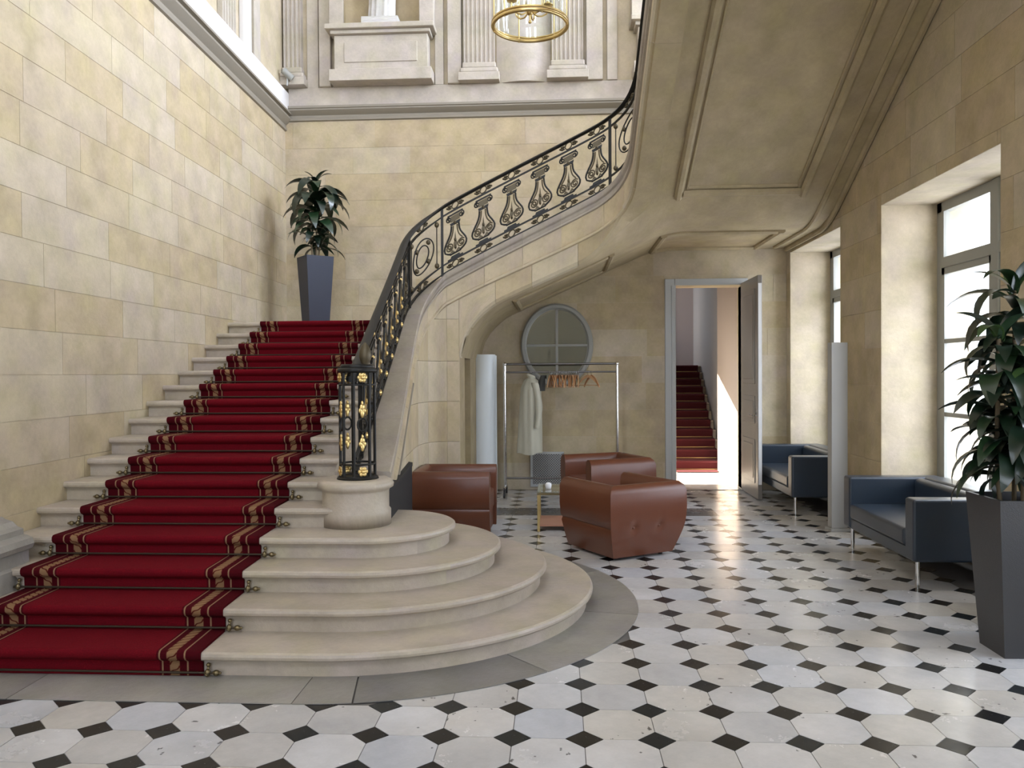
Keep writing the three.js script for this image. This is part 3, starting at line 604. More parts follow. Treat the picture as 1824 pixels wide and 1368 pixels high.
// ------------------------------------------------------------------ iron railing
const railing = thing('stair_railing', 'black wrought iron stair railing with lyre balusters and gilt ornaments', 'railing');
const R = (s, h, d = 0) => { const p = along(s), o = d + 0.06 * smooth(S_B, S_C, s); return V(p.x + p.nx * o, topY(s) + h, p.z + p.nz * o); };
const RAIL_S0 = 0.02;
{
  const sweep = (s0, s1, prof, n) => { const r = []; for (let i = 0; i <= n; i++) { const s = s0 + (s1 - s0) * i / n; r.push(prof.map(([o, h]) => R(s, h, o))); } return loft(r, { crease: 0.8 }); };
  const oval = (w, h, c) => Array.from({ length: 8 }, (_, i) => { const t = i * Math.PI / 4; return [w * Math.cos(t), c + h * Math.sin(t)]; });
  mesh('handrail', sweep(-0.12, LEN, oval(0.038, 0.022, 0.755), 110), M.iron, railing);
  const bar = (w, h, c) => [[-w, c - h], [w, c - h], [w, c + h], [-w, c + h]];
  for (const [c, n] of [[0.655, 'rail'], [0.115, 'rail'], [0.022, 'bottom_rail']]) mesh(n, sweep(RAIL_S0, LEN, bar(0.012, 0.009, c), 100), M.iron, railing);
  const post = s => mesh('post', loft([0, 0.75].map(h => [[-0.016, -0.014], [0.016, -0.014], [0.016, 0.014], [-0.016, 0.014]].map(([o, d]) => { const q = R(s, h, o), p = along(s); return V(q.x + p.tx * d, q.y, q.z + p.tz * d); })), { crease: 0.3 }), M.iron, railing);
  const line2 = (s0, pts, r, radial = 5) => tube(pts.map(([d, h]) => R(s0 + d, h)), r, radial);
  const spiral = (s0, cx, cy, r0, turns, dir, start) => { const p = []; const n = Math.ceil(turns * 9); for (let i = 0; i <= n; i++) { const t = i / n, a = start + dir * t * turns * 2 * Math.PI, r = r0 * (1 - 0.86 * t); p.push([cx + r * Math.cos(a), cy + r * Math.sin(a)]); } return line2(s0, p, 0.0075, 4); };
  const ring2 = (s0, r, h, th = 0.006) => { const p = []; for (let i = 0; i < 12; i++) { const a = i * Math.PI / 6; p.push(R(s0 + r * Math.cos(a), h + r * Math.sin(a))); } return tube(p, th, 4, 16, true); };
  const plate = (s0, pts, th) => {                                   // a flat piece standing in the plane of the railing
    const f = pts.map(([d, h]) => R(s0 + d, h, th)), b = pts.map(([d, h]) => R(s0 + d, h, -th));
    return loft([b, f], { crease: 0.3 });
  };
  const sprig = (s0, h, dir) => merge([[0.018, 0.011], [0.018, -0.011], [0.034, 0.012], [0.034, -0.012], [0.05, 0]].map(([d, e]) => { const q = R(s0 + dir * (0.036 + d), h + e); return ball(0.0145, q.x, q.y, q.z, 1.1, 0.85, 1.1, 6, 4); }));
  const baluster = s0 => {
    const H = 0.125, iron = [], soft = [];
    for (const q of [-1, 1]) {
      iron.push(line2(s0, [[q * 0.042, H + 0.365], [q * 0.046, H + 0.315], [q * 0.062, H + 0.265], [q * 0.098, H + 0.205], [q * 0.124, H + 0.15], [q * 0.112, H + 0.098], [q * 0.052, H + 0.062]], 0.0105));
      soft.push(line2(s0, [[q * 0.022, H + 0.36], [q * 0.026, H + 0.3], [q * 0.044, H + 0.24], [q * 0.08, H + 0.19]], 0.008));
      soft.push(spiral(s0, q * 0.066, H + 0.138, 0.046, 2.0, q, q > 0 ? 0.7 : Math.PI - 0.7));
      iron.push(spiral(s0, q * 0.068, H + 0.45, 0.033, 1.6, -q, Math.PI / 2));
      soft.push(plate(s0, [[0, H + 0.065], [q * 0.06, H + 0.075], [q * 0.035, H + 0.105]].sort((a, b) => a[0] - b[0]), 0.004));
    }
    iron.push(plate(s0, [[-0.055, H + 0.012], [0.055, H + 0.012], [0.045, H + 0.035], [-0.045, H + 0.035]], 0.012), plate(s0, [[-0.085, H], [0.085, H], [0.085, H + 0.014], [-0.085, H + 0.014]], 0.014), line2(s0, [[-0.062, H + 0.058], [0.062, H + 0.058]], 0.009));
    iron.push(plate(s0, [[-0.05, H + 0.37], [0.05, H + 0.37], [0.058, H + 0.398], [-0.058, H + 0.398]], 0.012), plate(s0, [[-0.085, H + 0.482], [0.085, H + 0.482], [0.085, H + 0.496], [-0.085, H + 0.496]], 0.013));
    soft.push(plate(s0, [[-0.052, H + 0.41], [0.052, H + 0.41], [0.05, H + 0.472], [-0.05, H + 0.472]], 0.005));
    const b = mesh('baluster', merge(iron), M.iron, railing);
    mesh('scrollwork', merge(soft), M.ironBrown, b);
    const gilt = [plate(s0, [[0, H + 0.09], [0.022, H + 0.16], [0.012, H + 0.19], [0.0, H + 0.3], [-0.012, H + 0.19], [-0.022, H + 0.16]], 0.006)];
    for (const [d, h] of [[0, 0.2], [0, 0.12]]) { const q = R(s0 + d, H + h, 0.014); gilt.push(ball(0.014, q.x, q.y, q.z, 1, 1.5, 1, 7, 5)); const w = R(s0 + d, H + h, -0.014); gilt.push(ball(0.014, w.x, w.y, w.z, 1, 1.5, 1, 7, 5)); }
    mesh('gilt_leaf', merge(gilt), s0 < S_B ? M.gilt : M.ironBrown, b);
    { const q = R(s0, H + 0.388); mesh('collar_boss', ball(0.021, q.x, q.y, q.z, 1, 0.9, 1, 8, 6), s0 < S_B ? M.gilt : M.ironBrown, b); }
    const fr = [];
    for (const h of [0.705, 0.068]) { fr.push(ring2(s0, 0.036, h, 0.007)); fr.push(sprig(s0, h, 1), sprig(s0, h, -1)); }
    mesh('frieze_ornament', merge(fr), s0 < S_B ? M.iron : M.ironBrown, b);
    if (s0 < S_B) for (const h of [0.705, 0.068]) { const q = R(s0, h); mesh('gilt_boss', ball(0.026, q.x, q.y, q.z, 1, 1.15, 1, 8, 6), M.gilt, b); }
  };
  const ovalPanel = (sa, sb) => {
    const c = (sa + sb) / 2, w = (sb - sa), it = [];
    const el = (rx, ry, th) => { const p = []; for (let i = 0; i < 20; i++) { const a = i * Math.PI / 10; p.push(R(c + rx * Math.cos(a), 0.385 + ry * Math.sin(a))); } return tube(p, th, 5, 40, true); };
    it.push(el(w * 0.34, 0.175, 0.008), el(w * 0.2, 0.11, 0.008));
    it.push(line2(c, [[-w * 0.42, 0.17], [-w * 0.42, 0.6]], 0.006), line2(c, [[w * 0.42, 0.17], [w * 0.42, 0.6]], 0.006));
    const p = mesh('oval_panel', merge(it), M.iron, railing);
    const or = [];
    for (let i = 0; i < 4; i++) { const a = Math.PI / 4 + i * Math.PI / 2, q = R(c + w * 0.27 * Math.cos(a), 0.385 + 0.145 * Math.sin(a)); or.push(ball(0.026, q.x, q.y, q.z, 1, 1.1, 1, 8, 6)); }
    for (const [d, h] of [[-0.42, 0.16], [0.42, 0.16], [-0.42, 0.61], [0.42, 0.61]]) { const q = R(c + w * d, h); or.push(ball(0.026, q.x, q.y, q.z, 1, 1.2, 1, 8, 6)); }
    for (const h of [0.705, 0.068]) or.push(ring2(c, 0.036, h, 0.007), sprig(c, h, 1), sprig(c, h, -1));
    mesh('oval_ornament', merge(or), M.ironBrown, p);
  };
  const posts = [S_B + 0.22, S_C - 0.06, S_D + 0.17, S_E - 0.06];
  posts.forEach(post); post(LEN - 0.02); post(0.22);
  for (let i = 0; i < 8; i++) baluster(0.40 + i * (posts[0] - 0.56) / 7);
  ovalPanel(posts[0] + 0.03, posts[1] - 0.03);
  for (let i = 0; i < 6; i++) baluster(posts[1] + (posts[2] - posts[1]) * (i + 0.5) / 6);
  ovalPanel(posts[2] + 0.03, posts[3] - 0.03);
  for (let i = 0; i < 9; i++) baluster(S_E + 0.15 + i * 0.34);
  // newel: an openwork drum on the round plinth
  const nx = -1.405, nz = -5.62, y0 = 4 * RISE + 0.325, RAD = 0.118;
  const newel = new THREE.Group(); newel.name = 'newel'; railing.add(newel);
  const hoop = (y, r, t) => new THREE.TorusGeometry(r, t, 6, 36).rotateX(Math.PI / 2).translate(nx, y, nz);
  mesh('newel_rings', merge([hoop(y0 + 0.012, RAD, 0.014), hoop(y0 + 0.105, RAD, 0.008), hoop(y0 + 0.655, RAD, 0.008), hoop(y0 + 0.755, RAD, 0.02), hoop(y0 + 0.78, RAD - 0.02, 0.02), lathe([[0.0, 0.0], [RAD + 0.03, 0], [RAD + 0.02, 0.02], [0, 0.02]], nx, y0 - 0.004, nz, 36)]), M.iron, newel);
  const angles = [-150, -112, -76, -38, 2, 58, 105, 150];
  for (const d of angles) { const a = d * Math.PI / 180; mesh('newel_bar', rod(V(nx + RAD * Math.sin(a), y0, nz + RAD * Math.cos(a)), V(nx + RAD * Math.sin(a), y0 + 0.76, nz + RAD * Math.cos(a)), 0.0105), M.iron, newel); }
  const rosette = (deg, y, r) => { const a = deg * Math.PI / 180, g = [ball(r * 0.35, 0, 0, 0.008, 1, 1, 0.7)]; for (let i = 0; i < 6; i++) { const t = i * Math.PI / 3; g.push(ball(r * 0.42, Math.cos(t) * r * 0.6, Math.sin(t) * r * 0.6, 0, 1, 1, 0.45, 8, 6)); } return merge(g).rotateY(a).translate(nx + (RAD + 0.008) * Math.sin(a), y, nz + (RAD + 0.008) * Math.cos(a)); };
  const drop = (deg, y, r) => { const a = deg * Math.PI / 180; return merge([[0, 0, 1, 1.3], [-0.7, -1.2, 0.75, 1], [0.7, -1.2, 0.75, 1], [0, -2.3, 0.8, 1.6], [0, 1.5, 0.5, 0.9]].map(([x, h, sx, sy]) => ball(r, x * r, h * r, 0, sx, sy, 0.5, 8, 6))).rotateY(a).translate(nx + RAD * Math.sin(a), y, nz + RAD * Math.cos(a)); };
  for (const d of [30, -57, -130]) { mesh('gilt_rosette', rosette(d, y0 + 0.705, 0.036), M.gilt, newel); mesh('gilt_rosette', rosette(d, y0 + 0.058, 0.036), M.gilt, newel); mesh('gilt_drop', drop(d, y0 + 0.5, 0.019), M.gilt, newel); mesh('gilt_drop', drop(d, y0 + 0.27, 0.019), M.gilt, newel); }
  mesh('finial', lathe([[0, 0], [0.03, 0.0], [0.022, 0.02], [0.034, 0.04], [0.044, 0.075], [0.04, 0.115], [0.024, 0.15], [0.008, 0.17], [0, 0.175]], nx + 0.07, y0 + 0.775, nz + 0.05, 16), M.ironBrown, newel);
  for (const d of [30, -57, -94, -130]) { const a = d * Math.PI / 180; mesh('newel_scroll', new THREE.TorusGeometry(0.034, 0.006, 5, 16).scale(1, 1.3, 1).rotateY(a).translate(nx + RAD * Math.sin(a), y0 + 0.38, nz + RAD * Math.cos(a)), M.iron, newel); }
}

// ------------------------------------------------------------------ carpet and rods
const XRcarpet = z => -1.89 - 0.045 * (-z - 4.2), XLcarpet = z => -3.30 - 0.01 * (-z - 4.2);
{
  const W = 512, Hh = 256, cv = document.createElement('canvas'); cv.width = W; cv.height = Hh;
  const c = cv.getContext('2d'), px = m => m / 1.41 * W;
  c.fillStyle = '#660d18'; c.fillRect(0, 0, W, Hh);
  for (let i = 0; i < 9000; i++) { c.fillStyle = rnd() < 0.5 ? 'rgba(60,6,12,0.35)' : 'rgba(160,24,34,0.25)'; c.fillRect(rnd() * W, rnd() * Hh, 1.6, 1.6); }
  for (const side of [0, 1]) {
    const X = m => side ? W - px(m) : px(m);
    const band = (a, b, col) => { c.fillStyle = col; c.fillRect(Math.min(X(a), X(b)), 0, Math.abs(X(b) - X(a)), Hh); };
    band(0, 0.235, '#460911');
    band(0.078, 0.087, '#93795a'); band(0.215, 0.224, '#93795a');
    band(0.126, 0.180, '#8a6a4c');
    c.strokeStyle = '#4d1a12'; c.lineWidth = 3;
    for (let k = -1; k < 9; k++) { c.beginPath(); c.moveTo(X(0.126), k * 32); c.bezierCurveTo(X(0.145), k * 32 + 26, X(0.162), k * 32 + 2, X(0.18), k * 32 + 30); c.stroke(); }
  }
  const tex = new THREE.CanvasTexture(cv); tex.colorSpace = THREE.SRGBColorSpace; tex.wrapT = THREE.RepeatWrapping; tex.wrapS = THREE.ClampToEdgeWrapping;
  const mat = phys(0xffffff, 0.95, { specularIntensity: 0.15, map: tex, bumpMap: fineBump, bumpScale: 0.002 });
  const line = [];
  for (let k = 1; k <= 16; k++) {
    const z = nosing(k), y = k * RISE;
    line.push([z - 0.028, y - RISE + 0.014], [z - 0.026, y - 0.055], [z + 0.006, y - 0.036], [z + 0.015, y - 0.02], [z + 0.014, y - 0.002], [z + 0.004, y + 0.01], [z - 0.014, y + 0.013]);
    if (k < 16) line.push([z - TREAD * 0.5, y + 0.013]);
  }
  line.unshift([line[0][0] + 0.002, 0.006]);
  line.push([-10.2, 16 * RISE + 0.013]);
  const pos = [], uv = []; let v = 0;
  const put = (x, y, z, u, w) => { pos.push(x, y, z); uv.push(u, w); };
  for (let i = 0; i < line.length - 1; i++) {
    const [z0, y0] = line[i], [z1, y1] = line[i + 1], l = Math.hypot(z1 - z0, y1 - y0), v1 = v + l / 0.42;
    const a = [XLcarpet(z0), y0, z0], b = [XRcarpet(z0), y0, z0], p = [XRcarpet(z1), y1, z1], q = [XLcarpet(z1), y1, z1];
    put(...a, 0, v); put(...b, 1, v); put(...p, 1, v1); put(...a, 0, v); put(...p, 1, v1); put(...q, 0, v1);
    const t = 0.013, nz = (y1 - y0) / l, ny = -(z1 - z0) / l;       // the thickness at both edges
    for (const [A, B, u] of [[b, p, 0.995], [a, q, 0.005]]) { const A2 = [A[0], A[1] - ny * t, A[2] - nz * t], B2 = [B[0], B[1] - ny * t, B[2] - nz * t]; put(...A, u, v); put(...A2, u, v); put(...B2, u, v1); put(...A, u, v); put(...B2, u, v1); put(...B, u, v1); }
    v = v1;
  }
  let g = new THREE.BufferGeometry(); g.setAttribute('position', new THREE.Float32BufferAttribute(pos, 3)); g.setAttribute('uv', new THREE.Float32BufferAttribute(uv, 2)); g.computeVertexNormals(); g = toCreasedNormals(g, 0.9);
  solo('stair_carpet', g, mat, 'deep red carpet runner with gold twisted borders on the stone stairs', 'carpet');
  const xl0 = -0.02, makeRod = (L) => {
    const o = new THREE.Group();
    mesh('bar', rod(V(-L / 2, 0, 0), V(L / 2, 0, 0), 0.0065), M.rod, o);
    for (const q of [-1, 1]) {
      mesh('bracket', merge([ball(0.017, q * (L / 2 - 0.035), 0, 0, 0.9, 1.25, 1), rod(V(q * (L / 2 - 0.035), 0, 0), V(q * (L / 2 - 0.035), 0.034, -0.012), 0.007), ball(0.012, q * (L / 2 - 0.035), 0.038, -0.012), rod(V(q * (L / 2 - 0.035), 0, 0), V(q * (L / 2 - 0.04), -0.012, 0.01), 0.01)]), M.oldBrass, o);
      mesh('finial', merge([ball(0.016, q * (L / 2 + 0.012), 0, 0, 1.2, 1, 1), ball(0.008, q * (L / 2 + 0.033), 0, 0)]), M.oldBrass, o);
    }
    return o;
  };
  for (let k = 0; k < 16; k++) {
    const z = nosing(k + 1) - 0.012, a = XLcarpet(z), b = XRcarpet(z), o = makeRod(b - a + 0.13);
    o.name = numbered('stair_rod'); o.position.set((a + b) / 2, k * RISE + 0.028, z); scene.add(o);
    tag(o, k === 0 ? 'brass stair rod at floor level across the foot of the red carpet' : `brass stair rod holding the red carpet at the foot of the ${ORD[k]} riser up`, 'stair rod', 'stair rods on the grand staircase');
  }
}

// moulded foot of a pier at the very left
{
  const p = [[0, 0], [0.25, 0], [0.25, 0.40], [0.225, 0.415], [0.225, 0.49], [0.25, 0.505], [0.262, 0.535], [0.25, 0.57], [0.215, 0.585], [0.19, 0.59], [0.19, 0.625], [0.15, 0.64], [0.12, 0.67], [0.07, 0.685], [0.05, 0.70], [0, 0.70]];
  const z1 = -5.02, z0 = -3.2;
  const b = solo('pier_base', planar(loft([z1, z0].map(z => p.map(([d, y]) => V(wallX(z) + d - 0.0 * (z), y + 0.0, z + (z === z1 ? d * 0 : 0)))), { crease: 0.35 })), M.apron[2], 'grey moulded stone pier base at the left edge beside the lower steps', 'pier base', undefined, 'structure');
}

// ------------------------------------------------------------------ doorway and the stairs beyond it
{
  const d = struct('door_1', 'tall grey panelled door standing open beside the doorway', 'door');
  const z = ZB;
  mesh('door_frame', planar(merge([span(DOOR[0] - 0.13, DOOR[0], 0, DOOR[3] + 0.09, z - 0.3, z + 0.03, 0.008), span(DOOR[0] - 0.045, DOOR[0] + 0.015, 0, DOOR[3], z - 0.2, z + 0.045, 0.008), span(DOOR[0] + 0.001, DOOR[1] + 0.06, DOOR[3] + 0.001, DOOR[3] + 0.09, z - 0.3, z + 0.03, 0.008), span(DOOR[1], DOOR[1] + 0.06, 0, DOOR[3], z - 0.3, z + 0.02, 0.008)])), M.paintGrey, d);
  const leaf = new THREE.Group(); leaf.name = 'door_leaf'; leaf.position.set(DOOR[1] - 0.01, 0, z + 0.03); leaf.rotation.y = 0.0; d.add(leaf);
  const gl = std(lin(0.20, 0.18, 0.155), 0.26);
  mesh('leaf_board', span(-0.025, 0.03, 0.012, 2.8, 0, 0.93, 0.006), gl, leaf);
  for (const [a, b] of [[0.2, 0.75], [0.95, 1.3], [1.45, 2.65]]) mesh('leaf_panel', merge([span(-0.034, -0.02, a, b, 0.14, 0.79, 0.006), span(-0.04, -0.02, a + 0.06, b - 0.06, 0.2, 0.73, 0.008)]), gl, leaf);
  mesh('lever_handle', merge([rod(V(-0.02, 1.06, 0.86), V(-0.075, 1.06, 0.86), 0.009), rod(V(-0.075, 1.06, 0.86), V(-0.075, 1.06, 0.73), 0.009), span(-0.03, -0.022, 0.98, 1.14, 0.84, 0.88)]), M.chrome, leaf);
  mesh('edge_plate', span(-0.018, 0.022, 0.2, 2.7, 0.929, 0.934), M.white, leaf);
  // vestibule and inner stair
  const vest = struct('vestibule_floor', 'pale stone floor just beyond the open door', 'floor');
  mesh('floor_slab', planar(span(1.0, 4.2, -0.3, -0.001, -20.4, ZB - 0.02)), M.tile[1], vest);
  // left-hand vestibule wall, with a raking opening that lets the sun in
  const zA = ZB - 0.34, lw = [];
  const lx = 1.28, lt = 0.14;
  lw.push(span(lx - lt, lx, 0, 4.2, -18.5, -13.35), span(lx - lt, lx, 0, 2.1, -19.9, -18.5), span(lx - lt, lx, 3.9, 4.2, -19.9, -18.5), span(lx - lt, lx, 0, 4.2, -20.2, -19.9));
  lw.push(loft([lx - lt, lx].map(x => [V(x, 1.74, zA), V(x, 4.2, zA), V(x, 4.2, -13.35), V(x, 2.42, -13.35)]), { crease: 0.3 }));
  solo('wall_vestibule_left', planar(merge(lw)), M.lilac, 'lilac grey wall on the left beyond the doorway', 'wall', undefined, 'structure');
  solo('wall_vestibule_right', planar(span(2.56, 2.7, 0, 4.2, -13.3, zA)), M.brownWall, 'sunlit wall on the right just beyond the doorway', 'wall', undefined, 'structure');
  const ang = loft([[2.68, -13.25], [3.3, -20.2]].map(([x, zz]) => [V(x, 0, zz), V(x + 0.15, 0, zz), V(x + 0.15, 4.2, zz), V(x, 4.2, zz)]), { crease: 0.3 });
  solo('wall_stairwell_right', planar(ang), M.blueGrey, 'pale blue grey wall along the inner stairs', 'wall', undefined, 'structure');
  solo('wall_courtyard', planar(span(-1.0, -0.8, 0, 7.5, -21.5, -17.6)), M.plain, 'stone courtyard wall outside the inner stairs', 'wall', undefined, 'structure');
  solo('wall_stairwell_end', planar(merge([span(1.1, 3.5, 0, 4.2, -20.3, -20.1), span(2.62, 2.74, 1.7, 4.2, -20.1, -20.0)])), M.lilac, 'lilac end wall at the head of the inner stairs', 'wall', undefined, 'structure');
  solo('ceiling_stairwell', planar(span(1.0, 3.9, 4.2, 4.4, -20.3, zA)), M.plaster, 'ceiling over the inner stairs', 'ceiling', undefined, 'structure');
  const st = thing('inner_staircase', 'narrow stone staircase seen through the open door', 'staircase');
  const n = 12, r = 0.145, t = 0.40, zS = -13.4;
  for (let k = 1; k <= n; k++) { const z0 = zS - (k - 1) * t, xr = 2.68 + 0.089 * (-z0 - 13.4); mesh('step', planar(merge([span(1.3, xr, 0, k * r, k < n ? z0 - t - 0.02 : -20.08, z0 - 0.02), span(1.3, xr, k * r - 0.04, k * r, z0 - 0.05, z0 + 0.012, 0.015)])), M.step[k % 3], st); }
  const pos = []; const q = (a, b, c, e) => pos.push(...a, ...b, ...c, ...a, ...c, ...e);
  let prev = null; const right = zz => Math.min(2.62 + 0.089 * (-zz - 13.4), zz > -13.31 ? 2.52 : 9), left = zz => 1.86 - 0.02 * (-zz - 13.4) * 2;
  const prof = [[zS + 0.3, 0.012]];
  for (let k = 1; k <= n; k++) { const z0 = zS - (k - 1) * t; prof.push([z0 - 0.008, (k - 1) * r + 0.012], [z0 + 0.012, k * r - 0.045], [z0 + 0.024, k * r - 0.01], [z0 + 0.008, k * r + 0.012]); }
  prof.push([-19.9, n * r + 0.012]);
  for (let i = 0; i < prof.length - 1; i++) { const [a, b] = prof[i], [c, e] = prof[i + 1]; q([left(a), b, a], [right(a), b, a], [right(c), e, c], [left(c), e, c]); }
  let g = new THREE.BufferGeometry(); g.setAttribute('position', new THREE.Float32BufferAttribute(pos, 3)); g.computeVertexNormals();
  solo('inner_stair_carpet', planar(toCreasedNormals(g, 0.9)), M.redStair, 'plain dark red carpet on the narrow stairs beyond the door', 'carpet');
  for (let k = 0; k < n; k++) { const z0 = zS - k * t; const o = mesh(numbered('inner_stair_rod'), rod(V(left(z0) - 0.03, k * r + 0.022, z0 + 0.012), V(right(z0) - 0.02, k * r + 0.022, z0 + 0.012), 0.008), M.brass, scene); tag(o, `thin brass rod at the foot of the ${ORD[k]} riser beyond the open door`, 'stair rod', 'stair rods beyond the open door'); }
}

// ------------------------------------------------------------------ oval mirror, grille, socket
{
  const c = [-0.02, 1.98, ZB], m = thing('oval_mirror', 'oval grey framed mirror divided by a cross above the clothes rack', 'mirror', [c[0], c[1], c[2]]);
  const rx = 0.485, ry = 0.56, n = 64, ring = [];
  for (let i = 0; i <= n; i++) { const a = i / n * 2 * Math.PI, nx = Math.cos(a), ny = Math.sin(a); ring.push([[0, 0], [0.012, 0.05], [-0.01, 0.075], [-0.045, 0.075], [-0.065, 0.05], [-0.07, 0.012], [-0.07, 0]].map(([o, d]) => V((rx + o) * nx, (ry + o) * ny, d))); }
  mesh('frame', loft(ring, { cap0: false, cap1: false, crease: 0.5 }), M.frameGrey, m);
  mesh('cross_bar', span(-0.018, 0.018, -ry + 0.05, ry - 0.05, 0.01, 0.045, 0.006), M.frameGrey, m);
  mesh('cross_bar', span(-rx + 0.05, rx - 0.05, -0.018, 0.018, 0.01, 0.04, 0.006), M.frameGrey, m);
  for (const [qx, qy] of [[1, 1], [1, -1], [-1, 1], [-1, -1]]) {
    const s = new THREE.Shape(); s.moveTo(qx * 0.012, qy * 0.012);
    for (let i = 0; i <= 14; i++) { const a = i / 14 * Math.PI / 2; s.lineTo(qx * (0.012 + (rx - 0.05) * Math.cos(a)), qy * (0.012 + (ry - 0.05) * Math.sin(a))); }
    const g = new THREE.ExtrudeGeometry(s, { depth: 0.006, bevelEnabled: false }).translate(0, 0, 0.012).rotateY(0);
    mesh('pane', g, M.mirror, m);
  }
  const v = thing('wall_grille', 'square metal ventilation grille low on the wall behind the rack', 'grille', [-0.16, 0.06, ZB]);
  const W = 0.42, H = 0.44, it = [];
  mesh('backing', span(-W / 2, W / 2, 0, H, 0, 0.006), M.darkMetal, v);
  mesh('frame', merge([span(-W / 2 - 0.02, W / 2 + 0.02, -0.02, 0.012, 0, 0.02), span(-W / 2 - 0.02, W / 2 + 0.02, H - 0.012, H + 0.02, 0, 0.02), span(-W / 2 - 0.02, -W / 2 + 0.012, 0, H, 0, 0.02), span(W / 2 - 0.012, W / 2 + 0.02, 0, H, 0, 0.02)]), M.paintGrey, v);
  for (let i = -14; i < 26; i++) for (const q of [-1, 1]) {
    let a = [i * 0.034 - W / 2 + (q < 0 ? 0 : 0), 0], b = [a[0] + q * H, H];
    if (q < 0) { a = [i * 0.034 - W / 2 + 0.4, 0]; b = [a[0] - H, H]; }
    const cl = (p, o) => { const lo = -W / 2, hi = W / 2; let [x, y] = p; if (x < lo) { y += (lo - x) * (o[1] - y) / (o[0] - x); x = lo; } else if (x > hi) { y += (hi - x) * (o[1] - y) / (o[0] - x); x = hi; } return [x, y]; };
    if (Math.max(a[0], b[0]) < -W / 2 + 0.01 || Math.min(a[0], b[0]) > W / 2 - 0.01) continue;
    const A = cl(a, b), B = cl(b, a);
    if (Math.hypot(A[0] - B[0], A[1] - B[1]) > 0.02) it.push(rod(V(A[0], A[1], 0.01 + (q > 0 ? 0.003 : 0)), V(B[0], B[1], 0.01 + (q > 0 ? 0.003 : 0)), 0.0045, 4));
  }
  mesh('lattice', merge(it), M.paintGrey, v).userData.kind = 'stuff';
  const so = thing('wall_socket', 'small white wall socket near the floor right of the open door', 'socket', [2.78, 0.28, ZB]);
  mesh('plate', bx(0.08, 0.12, 0.012, 0, 0, 0.006, 0.004), M.white, so); mesh('outlet', new THREE.CylinderGeometry(0.024, 0.024, 0.006, 16).rotateX(Math.PI / 2).translate(0, 0, 0.013), M.paintGrey, so);
}

